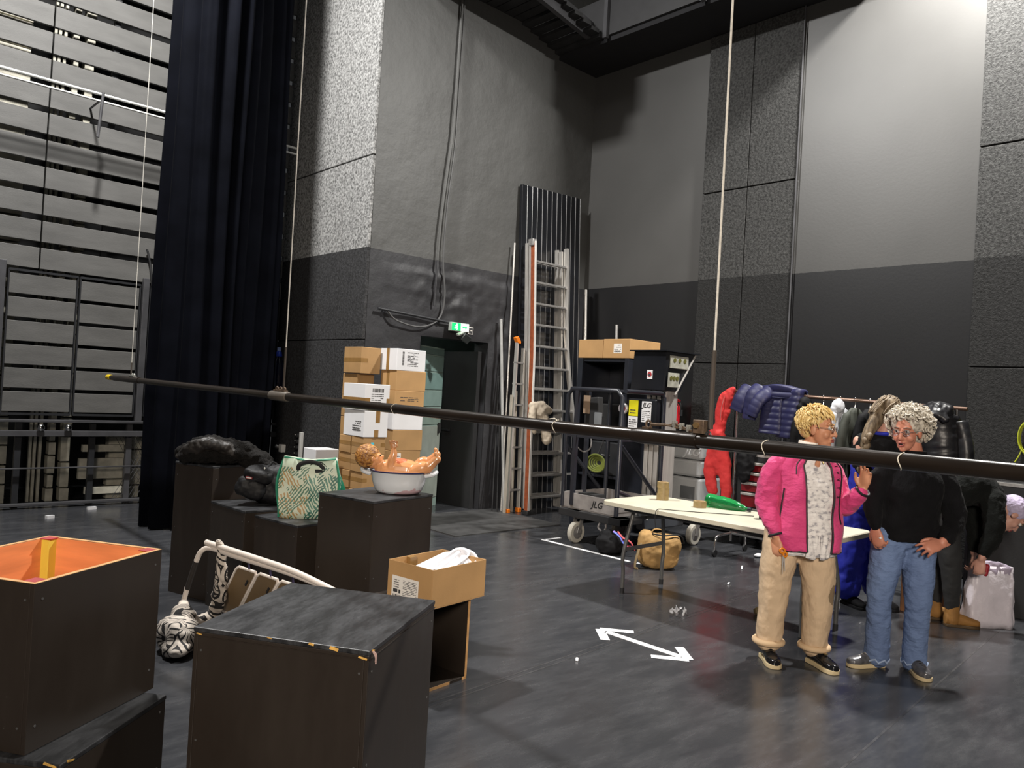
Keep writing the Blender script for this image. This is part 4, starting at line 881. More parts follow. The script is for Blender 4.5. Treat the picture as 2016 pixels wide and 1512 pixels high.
# basket
bk = []
XB0, XB1, YB0, YB1, ZT = 6.30, 7.02, 5.08, 5.84, 1.665
m = MB(); m.bb((XB0, YB0, .36), (XB1, YB1, .40)); m.build('deck', PLATE, t, world=True, smooth=0)
for lo, hi in (((XB0-.006, YB0, .37), (XB0+.006, YB1, .53)), ((XB0, YB0-.006, .40), (XB1, YB0+.006, .53)), ((XB1-.006, YB0, .40), (XB1+.006, YB1, .53)), ((XB0, YB1-.006, .40), (XB1, YB1+.006, .53))):
    m = MB(); m.bb(lo, hi); m.build('toe_board', PLATE, t, world=True, smooth=0, bevel=.003)
text('JLG', .10, (XB0-.008, 5.34, .445), (0, -1, 0), (0, 0, 1), BLACK, 'lettering', t, world=True, shear=.3)
for pts in (((XB0, YB1, .37), (XB0, YB1, 1.60), (XB0, YB1-.06, ZT), (XB0, YB0+.06, ZT), (XB0, YB0, 1.60), (XB0, YB0, .37)),
            ((XB1, YB1, .37), (XB1, YB1, 1.62), (XB1-.05, YB1, ZT), (XB0+.05, YB1, ZT)), ((XB1, YB0, .37), (XB1, YB0, 1.62), (XB1-.05, YB0, ZT), (XB0+.05, YB0, ZT)), ((XB1, YB1, ZT), (XB1, YB0, ZT))):
    m = MB(); m.tube(pts, .025, n=10); m.build('guard_rail', LIFT, t, world=True)
for y in (5.70, 5.16):
    m = MB(); m.bb((XB0-.02, y-.022, .40), (XB0+.02, y+.022, ZT)) if y > 5.5 else m.bb((6.62, YB1-.02, .4), (6.66, YB1+.02, ZT)); m.build('stanchion', LIFT, t, world=True, smooth=0)
for p, q in (((XB0, 5.08, .62), (XB1, 5.08, .40)), ((XB0, 5.84, 1.05), (XB0+.6, 5.84, .55)), ((XB0+.02, 5.08, 1.10), (XB1, 5.08, .50))):
    m = MB(); m.tube([p, q], .022, n=8); m.build('brace', LIFT, t, world=True)
m = MB(); m.bb((XB0, YB0-.012, 1.14), (XB1, YB0+.012, 1.19)); m.build('mid_rail', LIFT, t, world=True, smooth=0)
m = MB(); m.bb((XB0-.012, YB0, 1.14), (XB0+.012, YB1, 1.17)); m.build('mid_rail', LIFT, t, world=True, smooth=0)
# mast and control box
m = MB()
for y in (5.10, 5.17, 5.24, 5.31): m.bb((7.08, y, .36), (7.30, y+.055, 2.0))
m.build('mast', ALU, t, world=True, smooth=0, bevel=.006)
m = MB(); m.bb((6.92, 5.10, 1.20), (7.07, 5.50, 1.60)); cb = m.build('control_box', GLBLACK, t, world=True, smooth=0, bevel=.02)
for nm, mt, y0, y1, z0, z1 in (('warning_sticker', YSTICK, 5.48, 5.35, 1.40, 1.575), ('warning_sticker', WSTICK, 5.48, 5.35, 1.24, 1.395), ('brand_sticker', WSTICK, 5.30, 5.17, 1.34, 1.57)):
    m = MB(); m.bb((6.917, y1, z0), (6.921, y0, z1)); m.build(nm, mt, cb, world=True, smooth=0)
text('JLG', .075, (6.914, 5.235, 1.525), (0, -1, 0), (0, 0, 1), BLACK, 'lettering', cb, world=True, shear=.3)
m = MB(); print_block(m, (6.915, 5.47, 1.25), (0, -1, 0), (0, 0, 1), .11, .12, 5, 'a1'); print_block(m, (6.915, 5.29, 1.35), (0, -1, 0), (0, 0, 1), .11, .12, 6, 'a2'); print_block(m, (6.915, 5.46, 1.42), (0, -1, 0), (0, 0, 1), .08, .06, 2, 'a3'); m.build('sticker_print', INK, cb, world=True, smooth=0)['kind'] = 'stuff'
m = MB(); m.tube([V((6.90, 5.545, 1.475))+V((0, .05*math.cos(a*math.pi/8), .05*math.sin(a*math.pi/8))) for a in range(16)], .016, n=8, closed=True); m.build('tape_ring', M('clear_ring', 'a9a3a6', .3), t, world=True)
m = MB(); m.cyl((6.905, 5.545, 1.475), (6.91, 5.545, 1.475), .034, n=14); m.build('emergency_knob', M('dull_red_knob', '6d2328', .4), t, world=True)
# hanging joystick console inside the basket
m = MB(); m.prism([(-.10, .17), (.10, .19), (.12, -.02), (.06, -.20), (-.08, -.17)], (6.44, 5.63, 1.40), (0, -1, 0), (0, 0, 1), (.09, 0, 0)); jc = m.build('console', BLACK, t, world=True, smooth=0, bevel=.012)
m = MB(); m.bb((6.425, 5.46, 1.28), (6.44, 5.56, 1.42)); m.build('console_face', M('console_grey', (.16, .17, .18), .35), jc, world=True, smooth=0, bevel=.004)
m = MB(); m.bb((6.43, 5.64, 1.40), (6.44, 5.73, 1.60)); m.build('console_label', M('console_tan', '8f7a66', .5), jc, world=True, smooth=0)
m = MB(); m.tube(catmull([(6.42, 5.60, 1.22), (6.40, 5.56, 1.05), (6.40, 5.66, .98), (6.40, 5.78, 1.06), (6.38, 5.80, 1.3)]), .008, n=6); m.build('coiled_lead', ALUD, t, world=True)
m = MB(); m.bb((6.43, 5.55, 1.20), (6.47, 5.68, 1.24)); m.build('shelf', M('pale_wood', 'b69a78', .6), t, world=True, smooth=0)
# black wedge console on the mast
m = MB(); m.add([V((6.95, 5.06, 1.70)), V((7.30, 5.06, 1.70)), V((7.30, 5.50, 1.70)), V((6.95, 5.50, 1.70)), V((6.95, 5.03, 2.13)), V((7.52, 5.03, 2.13)), V((7.52, 5.47, 2.13)), V((6.95, 5.47, 2.13))], [(3, 2, 1, 0), (4, 5, 6, 7), (0, 1, 5, 4), (1, 2, 6, 5), (2, 3, 7, 6), (3, 0, 4, 7)]); ws = m.build('top_console', GLBLACK, t, world=True, smooth=0, bevel=.004)
m = MB(); m.bb((6.90, 4.99, 2.128), (7.56, 5.50, 2.14)); m.build('console_lid', GLBLACK, ws, world=True, smooth=0)
m = MB(); m.bb((6.944, 5.20, 1.82), (6.949, 5.275, 1.92)); m.build('round_sticker', WSTICK, ws, world=True, smooth=0)
m = MB(); m.cyl((6.943, 5.238, 1.872), (6.9405, 5.238, 1.872), .028, n=16); m.build('red_disc', M('sticker_red', 'b23a40', .4), ws, world=True); m = MB(); m.box((6.9395, 5.238, 1.866), (.002, .026, .026)); m.build('black_mark', INK, ws, world=True, smooth=0)
for z0, z1, x0, x1 in ((1.95, 2.09, 7.02, 7.36), (1.74, 1.90, 7.0, 7.20)):
    m = MB(); m.bb((x0, 5.022, z0), (x1, 5.035, z1)); f = m.build('meter_window', M('meter_glass', '9c9c92', .15, var=.25, scale=12), ws, world=True, smooth=0, bevel=.004)
    for i in range(3): m = MB(); m.cyl((x0+(x1-x0)*(.22+.28*i), 5.024, (z0+z1)/2+.02), (x0+(x1-x0)*(.22+.28*i), 5.016, (z0+z1)/2+.02), .025, n=10); m.build('gauge', M('olive_gauge', '5b5a2e', .4), f, world=True)
m = MB(); m.cyl((7.50, 5.03, 2.12), (7.16, 5.04, 1.66), .012, n=8); m.build('strut', ALU, ws, world=True)
# grey plastic counterweight housing at the rear
m = MB(); m.bb((7.48, 4.86, .36), (7.92, 5.36, .74)); g1 = m.build('rear_housing', LGREY, t, world=True, smooth=0, bevel=.03)
m = MB(); m.bb((7.47, 4.86, .75), (7.92, 5.37, .94)); m.build('rear_housing', LGREY, t, world=True, smooth=0, bevel=.03)
m = MB(); m.bb((7.46, 4.85, .945), (7.92, 5.38, 1.13)); g3 = m.build('rear_housing', LGREY, t, world=True, smooth=0, bevel=.03)
text('JLG', .13, (7.454, 4.98, 1.03), (0, -1, 0), (0, 0, 1), M('raised_grey', (.42, .43, .44), .4), 'lettering', g3, extr=.006, world=True, shear=.3)
m = MB(); m.bb((7.472, 4.93, .50), (7.48, 5.12, .64)); m.build('recess_panel', M('recess_grey', (.08, .085, .09), .5), g1, world=True, smooth=0, bevel=.01)
m = MB(); m.bb((6.45, 5.5, .42), (6.62, 5.75, .52)); m.build('deck_recess', BLACK, t, world=True, smooth=0)

# ------------------------------------------------------------------ metal cabinet with two cartons, hose, extinguisher
t = thing('metal_cabinet', 'dark steel shelf cabinet with open front behind the lift', 'cabinet', (7.5, 6.12, 0))
for nm, lo, hi in (('top_panel', (7.2, 5.72, 2.02), (7.78, 6.52, 2.06)), ('side_panel', (7.2, 5.72, 0), (7.78, 5.75, 2.02)), ('side_panel', (7.2, 6.49, 0), (7.78, 6.52, 2.02)), ('rear_panel', (7.76, 5.75, 0), (7.78, 6.49, 2.02)), ('shelf', (7.2, 5.75, 1.20), (7.76, 6.49, 1.23)), ('shelf', (7.2, 5.75, .62), (7.76, 6.49, .65)), ('front_post', (7.17, 6.44, 0), (7.2, 6.52, 2.06)), ('front_post', (7.17, 5.72, 0), (7.2, 5.78, 2.06))):
    m = MB(); m.bb(lo, hi); m.build(nm, LIFT, t, world=True, smooth=0, bevel=.003)
m = MB()
for i in range(5, 7): m.bb((7.25+i*.07, 5.705, .1), (7.285+i*.07, 5.72, 2.0))
m.build('ribbed_side', M('white_ribs', (.5, .5, .5), .4), t, world=True, smooth=0)
carton('flat brown carton on the metal cabinet, nearer the wall corner', (7.17, 6.125), 0, .58, .395, 2.062, .225, KRAFT)
c = carton('flat brown carton with a white label on the metal cabinet', (7.17, 5.71), 0, .585, .41, 2.062, .23, KRAFT, None, [], [(1, .42, .68, .3, .72, 4, (.005, .0, .08, .025), True)])
for (x, y, z, sx, sy, sz, lab, mt) in ((7.4, 6.2, 1.232, .3, .3, .28, 'black equipment case on the upper shelf of the metal cabinet', BLACK), (7.42, 6.05, .652, .35, .5, .40, 'large dark case on the middle shelf of the metal cabinet', DKSTEEL)):
    t = thing('equipment_case', lab, 'case', (x, y, z)); m = MB(); m.bb((-sx/2, -sy/2, 0), (sx/2, sy/2, sz)); m.build('body', mt, t, smooth=0, bevel=.015); m = MB(); m.tube([(-sx/2, -.06, sz*.6), (-sx/2-.025, -.05, sz*.6), (-sx/2-.025, .05, sz*.6), (-sx/2, .06, sz*.6)], .008, n=6); m.build('handle', ALUD, t)
t = thing('hose_coil', 'yellow green hose coil hung inside behind the lift basket', 'hose', (7.10, 6.2, .74)); HOSE = M('yellow_green_hose', '6f7836', .5)
for i in range(5): m = MB(); m.tube([V((7.13-.015*i, 6.05, .80))+V((0, (.04+.022*i)*math.cos(a*math.pi/10)*1.1, (.035+.017*i)*math.sin(a*math.pi/10))) for a in range(20)], .011, n=6, closed=True); m.build('loop', HOSE, t, world=True)
m = MB(); m.tube([(7.10, 6.05, .90), (7.18, 6.05, 1.05), (7.205, 6.05, 1.20)], .008, n=6); m.build('hanging_strap', BLACK, t, world=True)
t = thing('fire_extinguisher', 'small red fire extinguisher on the dark wall behind the cabinet', 'extinguisher', (8.45, 5.92, 1.3))
m = MB(); m.lathe([(.0, 1.30), (.055, 1.30), (.06, 1.32), (.06, 1.50), (.045, 1.54), (.02, 1.56), (.02, 1.58)], 18, Matrix.Translation((8.44, 5.92, 0))); m.build('cylinder', M('extinguisher_red', 'b3202a', .3, coat=.3), t, world=True)
m = MB(); m.box((8.42, 5.90, 1.59), (.03, .10, .02)); m.box((8.42, 5.89, 1.615), (.02, .10, .012), rot=Euler((.3, 0, 0)).to_matrix()); m.build('valve_handle', MATS['extinguisher_red'], t, world=True); m = MB(); m.tube(catmull([(8.43, 5.88, 1.58), (8.42, 5.83, 1.55), (8.43, 5.84, 1.42)]), .008, n=6); m.build('hose', BLACK, t, world=True); m = MB(); m.bb((8.49, 5.89, 1.40), (8.556, 5.95, 1.48)); m.build('bracket', DKSTEEL, t, world=True)

# ------------------------------------------------------------------ clothes rail with garments
CHR = M('chrome_tube', (.62, .6, .58), .16, .95)
RX_ = 7.40
def rzt(y): return 1.735-(4.4-y)*.030
t = thing('clothes_rail', 'long wheeled clothes rail with chrome feet behind the folding table', 'clothes rack', (RX_, 3.4, 0))
m = MB(); m.tube([(RX_, 4.48, rzt(4.48)), (RX_, 2.2, rzt(2.2))], .017, n=12); m.build('rail', M('brown_rail', (.14, .085, .06), .3, .5), t, world=True)
for y in (4.40, 2.28):
    m = MB(); m.cyl((RX_, y, .14), (RX_, y, rzt(y)), .014, n=10); m.build('upright', CHR, t, world=True)
    m = MB(); m.tube(catmull([(RX_-.30, y, .075), (RX_-.29, y, .17), (RX_-.24, y, .215), (RX_, y, .225), (RX_+.24, y, .215), (RX_+.29, y, .17), (RX_+.30, y, .075)], 6), .014, n=10); ft = m.build('foot', CHR, t, world=True)
    for s in (-1, 1):
        m = MB(); M4 = Matrix.Translation((RX_+s*.30, y, .04)) @ Matrix.Rotation(math.pi/2, 4, 'X'); m.lathe([(.012, -.012), (.036, -.012), (.04, -.006), (.04, .006), (.036, .012), (.012, .012)], 16, M4); m.build('caster', BLACK, ft, world=True)
m = MB(); m.cyl((RX_, 4.40, .225), (RX_, 2.28, .225), .012, n=8); m.build('base_bar', CHR, t, world=True)
def hanger(y, lab, mt=None):
    h = thing('coat_hanger', lab, 'hanger', (RX_, y, rzt(y)-.12)); z = rzt(y); mt = mt or CHR
    m = MB(); m.tube(catmull([(RX_-.010, y, z-.01), (RX_-.012, y, z+.018), (RX_+.008, y, z+.026), (RX_+.016, y, z+.004), (RX_+.004, y, z-.04), (RX_, y, z-.075)], 5), .0035, n=6); m.build('hook', CHR, h, world=True)
    m = MB(); m.tube(catmull([(RX_, y, z-.075), (RX_-.10, y, z-.11), (RX_-.21, y, z-.165)], 4), .008, n=6); m.tube(catmull([(RX_, y, z-.075), (RX_+.10, y, z-.11), (RX_+.21, y, z-.165)], 4), .008, n=6); m.build('arms', mt, h, world=True); return h
REDF = M('red_fleece', 'c02c2c', .8, var=.12, scale=8, bump=.15, bscale=40); NAVY = M('navy_quilt', '23244a', .5, var=.18, scale=8)
BLKC = M('black_cloth', (.006, .006, .007), .8, spec=.2, var=.3, bump=.2, bscale=25); OLIV = M('olive_coat', (.045, .05, .040), .75, var=.2); WHC = M('white_fleece', 'c4c6cc', .8, var=.06)
# red jacket hung from the rail end, sleeves dangling
t = thing('red_jacket', 'bright red fleece jacket hanging from the end of the clothes rail', 'jacket', (RX_-.03, 4.55, 1.2))
m = MB(); x = RX_-.05
m.limb([(x, 4.44, 1.75), (x, 4.51, 1.66), (x, 4.55, 1.52), (x-.01, 4.56, 1.36)], [.035, .075, .09, .055], flat=((1, 0, 0), .65)); m.limb([(x, 4.56, 1.37), (x-.01, 4.60, 1.26), (x, 4.61, 1.14)], [.05, .10, .09], flat=((1, 0, 0), .65))
m.limb([(x, 4.60, 1.12), (x, 4.65, 1.0), (x, 4.67, .85), (x, 4.62, .66)], [.09, .075, .075, .065], flat=((1, 0, 0), .65)); m.limb([(x, 4.53, 1.12), (x, 4.49, .95), (x-.01, 4.46, .78), (x-.01, 4.44, .57)], [.075, .075, .068, .062], flat=((1, 0, 0), .65))
m.limb([(x, 4.58, 1.16), (x, 4.56, 1.02), (x, 4.55, .90)], [.10, .115, .085], flat=((1, 0, 0), .5)); m.limb([(x-.02, 4.50, 1.22), (x-.03, 4.58, 1.28), (x-.02, 4.66, 1.22)], [.035, .05, .03]); m.build('fleece', REDF, t, world=True, remesh=.010, soft=4, disp=[(.028, .10)], smooth=180)
m = MB(); m.tube(catmull([(x-.06, 4.50, 1.67), (x-.075, 4.52, 1.55), (x-.06, 4.535, 1.42)]), .004, n=5); m.build('zip', M('zip_pale', 'b86a66', .5), t, world=True)
# navy quilted jackets draped over the rail
def quilt(mb, pts, r, n, amp=.016, flat=None):
    P = catmull(pts, 12); m_ = len(P); L = 0; rs = []; q = 0
    for i, p in enumerate(P):
        if i: q += (P[i]-P[i-1]).length
        rr = r[0]+(r[1]-r[0])*i/(m_-1); rs.append(rr*(.84+.16*abs(math.sin(q/.062*math.pi/1.0))**.7))
    o = len(mb.v); mb.tube(P, rs, n)
    if flat:
        d, qf = V(flat[0]).normalized(), flat[1]
        for i in range(m_):
            for j in range(n): idx = o+i*n+j; v = V(mb.v[idx]); w = v-P[i]; mb.v[idx] = tuple(v-d*w.dot(d)*(1-qf))
t = thing('quilted_jacket', 'navy quilted down jacket thrown over the clothes rail', 'jacket', (RX_-.08, 4.0, 1.6))
def drape(y0, y1, Lb, Lf, pitch=.062, puff=.016, out=.045, taper=0, curl=.0, ph=0, zo=.03):
    """quilted sheet laid over the rail: Lb down the far side, Lf down the near side"""
    def fn(u, v):
        s = -Lb+(Lb+Lf)*v; yy = y0+(y1-y0)*u; r = .03; c = rzt(yy)+zo-.012
        if abs(s) < r*1.5: a = s/r; px, pz = -r*math.sin(a/1.0)*1.0, c+r*math.cos(a)-r*.2
        else: sg = 1 if s > 0 else -1; px, pz = -sg*(r+.02*min(1, (abs(s)-r)/.2)), c-(abs(s)-r*1.5)
        b = abs(math.sin(s/pitch*math.pi))**.6; e = (4*u*(1-u))**.35
        f = puff*b*e+out*e*(1 if abs(s) > r else .6)*.6+.012*math.sin(u*7+ph+s*4)
        yy += curl*max(0, s)+taper*(u-.5)*max(0, s)
        return V((RX_+px-(f if s > -.02 else -f), yy, pz+(f*.8 if abs(s) < r*1.5 else 0)))
    return fn
for nm, a in (('back_panel', (4.07, 3.86, .30, .47, .062, .016, .05, -.1, .02, 0)), ('front_panel', (3.84, 3.66, .30, .49, .062, .016, .05, -.15, .09, 2)), ('collar', (4.16, 3.70, .20, .12, .055, .016, .06, 0, .0, 4, .05))):
    m = MB(); m.grid(drape(*a), 14, 64); m.build(nm, NAVY, t, world=True, smooth=180, solid=.018)
def qsleeve(pts, r, fl=.45, pitch=.06):
    P = catmull(pts, 16); n = 18; rs = []; q = 0; m = MB()
    for i, p in enumerate(P):
        if i: q += (P[i]-P[i-1]).length
        rs.append((r[0]+(r[1]-r[0])*i/(len(P)-1))*(.93+.07*abs(math.sin(q/pitch*math.pi))**.6))
    m.tube(P, rs, n)
    for i in range(len(P)):
        for j in range(n): v = V(m.v[i*n+j]); w = v-P[i]; m.v[i*n+j] = tuple(V((v.x-w.x*(1-fl), v.y, v.z)))
    return m
for pts, r in (([(RX_-.03, 4.14, 1.76), (RX_-.10, 4.17, 1.68), (RX_-.11, 4.19, 1.54), (RX_-.11, 4.20, 1.45)], (.095, .075)), ([(RX_-.05, 4.00, 1.75), (RX_-.14, 4.06, 1.67), (RX_-.17, 4.11, 1.57), (RX_-.17, 4.14, 1.49)], (.080, .066)), ([(RX_-.02, 4.27, 1.76), (RX_-.09, 4.31, 1.66), (RX_-.10, 4.36, 1.53)], (.095, .078))):
    m = qsleeve(pts, r); m.build('sleeve', NAVY, t, world=True, smooth=180)
def quilt(mb, pts, r, n, amp=.016, flat=None):
    P = catmull(pts, 12); q = 0; rs = []
    for i, p in enumerate(P):
        if i: q += (P[i]-P[i-1]).length
        rs.append((r[0]+(r[1]-r[0])*i/(len(P)-1))*(.93+.07*abs(math.sin(q/.075*math.pi))**.7))
    mb.tube(P, rs, n)
def folded(m, x, y, w, top, bot, d, ph, n=44):
    """hanging cloth body with vertical folds that deepen downwards"""
    R = []; NZ = 16
    for i in range(NZ+1):
        f = i/NZ; z = top-(top-bot)*f
        sh = min(1, .30+.70*min(1, f/.10)**.6)*(1+.05*f); dd = d*(.55+.45*min(1, f/.2))
        R.append([V((x+w*sh*math.cos(a)*(1+.03*f*math.sin(9*a+ph)), y+dd*math.sin(a)+.022*f**.7*math.sin(7*math.cos(a)*2.2+ph+z*2)+.006*math.sin(z*23+ph+a*3), z)) for a in [2*math.pi*k_/n for k_ in range(n)]])
    m.rings(R)
def garment(name, lab, cat, y, w, top, bot, mat, thick=.05, hood=None, sx=0):
    """garment on a hanger: shoulders across X, thin along the rail"""
    t = thing(name, lab, cat, (RX_+sx, y, (top+bot)/2)); x = RX_+sx; ph = y*17
    m = MB(); folded(m, x, y, w, top+.02, bot, thick, ph); m.build('body', mat, t, world=True, smooth=180)
    for s in (-1, 1):
        m = MB(); m.limb([(x+s*w*.80, y, top-.07), (x+s*w*1.02, y+.015, top-.25), (x+s*w*1.0, y+.02, top-.45), (x+s*w*.95, y+.01, top-.60)], [.045, .052, .047, .043], n=16, k=6, flat=((0, 1, 0), .8)); m.build('sleeve', mat, t, world=True, smooth=180, disp=(.012, .05))
    if hood:
        m = MB(); m.ell((x-.06, y-.01, top+.015), (.10, .05, .075)); m.limb([(x-.14, y, top-.01), (x-.13, y-.02, top-.10)], [.035, .02]); m.build('hood', hood, t, world=True, remesh=.010, soft=3, disp=(.02, .07), smooth=180)
    return t
for y, w, b, mt, nm, lab, hd, cat in ((3.63, .19, .85, BLKC, 'black_coat', 'black coat on a hanger next to the navy quilted jacket', BLKC, 'coat'), (3.47, .19, .95, BLKC, 'black_cardigan', 'thin black cardigan hung between black coat and white hoodie', None, 'cardigan'), (3.30, .18, 1.0, WHC, 'white_hoodie', 'white fleece hoodie on a white hanger among dark coats', WHC, 'hoodie'), (3.16, .21, .75, OLIV, 'olive_coat', 'dark olive coat hanging beside the white hoodie', None, 'coat'), (3.02, .21, .7, BLKC, 'dark_jacket', 'charcoal jacket hanging beyond the olive coat on the rail', None, 'jacket'), (2.86, .20, .8, OLIV, 'olive_jacket', 'olive jacket hanging at the braided woman\'s shoulder', None, 'jacket')):
    garment(nm, lab, cat, y, w, rzt(y)-.09, b, mt, .05, hd)
    hanger(y, {3.63: 'wire hanger holding the black coat', 3.47: 'wire hanger holding the thin black cardigan', 3.30: 'white hanger holding the white hoodie', 3.16: 'wire hanger holding the dark olive coat', 3.02: 'wire hanger holding the charcoal jacket', 2.86: 'wire hanger holding the olive jacket'}[y], WHITEP if y == 3.30 else None)
DOWN = M('black_down', (.012, .012, .014), .38, var=.3, scale=7, bump=.3, bscale=18)
t = thing('down_jacket', 'shiny black hooded down jacket on the far end of the clothes rail', 'jacket', (RX_, 2.40, 1.3))
m = MB(); quilt(m, [(RX_-.03, 2.40, 1.60), (RX_-.04, 2.38, 1.40), (RX_-.04, 2.36, 1.15), (RX_-.04, 2.36, .85)], (.15, .17), 18); m.build('body', DOWN, t, world=True, smooth=180, disp=(.03, .06))
m = MB(); m.ell((RX_-.10, 2.40, 1.64), (.12, .13, .085)); m.limb([(RX_-.19, 2.48, 1.60), (RX_-.21, 2.40, 1.61), (RX_-.19, 2.30, 1.57)], [.03, .04, .03]); m.build('hood', DOWN, t, world=True, remesh=.012, soft=2, disp=[(.04, .06)], smooth=180)
for s in (-1, 1): m = MB(); quilt(m, [(RX_-.02, 2.40+s*.15, 1.55), (RX_-.05, 2.38+s*.20, 1.3), (RX_-.06, 2.38+s*.19, 1.0)], (.07, .06), 12); m.build('sleeve', DOWN, t, world=True, smooth=180)

# ------------------------------------------------------------------ tool cabinet, flight cases, yellow cable
t = thing('tool_cabinet', 'dark red drawer tool cabinet with steel handles behind the clothes rail', 'cabinet', (8.15, 4.32, 0))
m = MB(); m.bb((7.98, 3.98, .12), (8.42, 4.70, 1.05)); m.build('carcass', BLACK, t, world=True, smooth=0, bevel=.006)
RED = M('tool_red', '6e1018', .35, coat=.2)
for z0, z1 in ((.16, .43), (.45, .60), (.62, .72), (.74, .83), (.85, .945)):
    m = MB(); m.bb((7.965, 4.02, z0), (7.98, 4.64, z1)); d = m.build('drawer', RED, t, world=True, smooth=0, bevel=.003)
    m = MB(); m.bb((7.94, 4.03, z1-.022), (7.966, 4.63, z1+.008)); m.build('handle', ALU, d, world=True, smooth=0, bevel=.004)
m = MB(); m.bb((7.96, 3.98, .96), (7.98, 4.70, 1.04)); m.build('top_trim', DKSTEEL, t, world=True, smooth=0)
m = MB(); m.bb((7.955, 4.1, 1.02), (7.985, 4.6, 1.05)); m.build('top_handle', ALU, t, world=True, smooth=0)
for y in (4.05, 4.63):
    for x in (8.03, 8.37): m = MB(); m.ell((x, y, .06), (.06, .025, .06), n=14, m=8); m.build('caster', BLACK, t, world=True)
t = thing('black_shirt', 'black garment draped over the red tool cabinet', 'cloth', (7.95, 4.62, 1.05)); m = MB(); m.limb([(8.0, 4.66, 1.10), (7.92, 4.60, 1.0), (7.91, 4.58, .80)], [.06, .09, .08], flat=((1, 0, 0), .5)); m.limb([(8.0, 4.5, 1.09), (7.92, 4.52, 1.02), (7.92, 4.50, .9)], [.05, .06, .05], flat=((1, 0, 0), .5)); m.build('folds', BLKC, t, world=True, remesh=.013, soft=3, disp=(.04, .07), smooth=180)
for (lo, hi, lab) in (((7.32, 1.45, .0), (7.95, 2.13, 1.075), 'tall black flight case with steel edges behind the bending woman'), ((7.32, .55, .0), (7.95, 1.42, .98), 'lower black flight case by the right wall')):
    t = thing('flight_case', lab, 'case', ((lo[0]+hi[0])/2, (lo[1]+hi[1])/2, 0))
    m = MB(); m.bb(lo, hi); m.build('body', BLACK, t, world=True, smooth=0, bevel=.006)
    m = MB(); z = hi[2]
    m.bb((lo[0]-.006, lo[1], z-.02), (lo[0]+.02, hi[1], z+.006)); m.build('top_edge', ALU, t, world=True, smooth=0)
    for y in (lo[1], hi[1]): m = MB(); m.bb((lo[0]-.006, y-.012, .02), (lo[0]+.02, y+.012, z)); m.build('corner_edge', DKSTEEL, t, world=True, smooth=0)
    for zz in (.30, .62): m = MB(); m.bb((lo[0]-.008, lo[1]+.12, zz), (lo[0], lo[1]+.24, zz+.06)); m.build('latch', ALUD, t, world=True, smooth=0, bevel=.004)
t = thing('cable_coil', 'yellow green cable coil hanging on the right wall', 'cable', (8.52, 2.02, 1.45)); YC = M('yellow_green_cable', 'b0b832', .45)
for i in range(6): m = MB(); m.tube([V((8.49+.008*i, 2.0-.008*i, 1.44))+V((0, (.085+.006*i)*math.cos(a*math.pi/12), (.15+.012*(i % 3))*math.sin(a*math.pi/12))) for a in range(24)], .006, n=6, closed=True); m.build('loop', YC, t, world=True)
m = MB(); m.tube(catmull([(8.50, 2.05, 1.33), (8.49, 2.07, 1.26), (8.49, 2.10, 1.20)]), .006, n=6); m.build('tail', YC, t, world=True); m = MB(); m.cyl((8.56, 2.0, 1.60), (8.47, 2.0, 1.62), .008, n=6); m.build('peg', DKSTEEL, t, world=True)
# ------------------------------------------------------------------ folding table and what lies on it
TTOP = M('cream_plastic_top', 'bfb9a6', .45, var=.05, scale=5, bump=.05, bscale=40); TLEG = M('grey_powder_legs', (.10, .10, .098), .45, .3, var=.12)
t = thing('folding_table', 'long cream folding table with grey bent legs', 'table', (5.35, 3.22, 0), math.radians(1.2))
def rrect(hx, hy, r, n=5):
    o = []
    for cx, cy, a0 in ((hx-r, hy-r, 0), (-hx+r, hy-r, math.pi/2), (-hx+r, -hy+r, math.pi), (hx-r, -hy+r, math.pi*1.5)):
        for i in range(n+1): a = a0+math.pi/2*i/n; o.append((cx+r*math.cos(a), cy+r*math.sin(a)))
    return o
R = []
for ins, z in ((.012, .702), (.0, .708), (.0, .738), (.006, .7445), (.012, .745)): R.append([V((x, y, z)) for x, y in rrect(.375-ins, .955-ins, .07-ins*.5)])
m = MB(); m.rings(R); m.build('table_top', TTOP, t, smooth=40)
for sy in (1, -1):
    for sx in (1, -1):
        m = MB(); y1 = sy*.74; m.tube(catmull([(sx*.20, y1, .70), (sx*.215, y1, .62), (sx*.285, y1+sy*.02, .32), (sx*.275, y1+sy*.02, .18), (sx*.275, y1+sy*.02, .03)], 5), .016, n=10); lg = m.build('leg', TLEG, t)
        m = MB(); m.cyl((sx*.275, y1+sy*.02, 0), (sx*.275, y1+sy*.02, .045), .019, n=10); m.build('rubber_foot', BLACK, lg)
    for z, w in ((.36, .275), (.60, .22)): m = MB(); m.box((0, sy*.755, z), (2*w, .012, .030)); m.build('cross_bar', TLEG, t, smooth=0)
    m = MB(); m.tube([(0, sy*.75, .60), (0, sy*.2, .695)], .011, n=8); m.build('brace', TLEG, t)
for sx in (1, -1): m = MB(); m.box((sx*.30, 0, .692), (.03, 1.5, .03)); m.build('side_rail', DKSTEEL, t, smooth=0)
TR = M('brown_tape_roll', '8f7b52', .45, var=.25, scale=14); CORE = M('card_core', 'b49a74', .8)
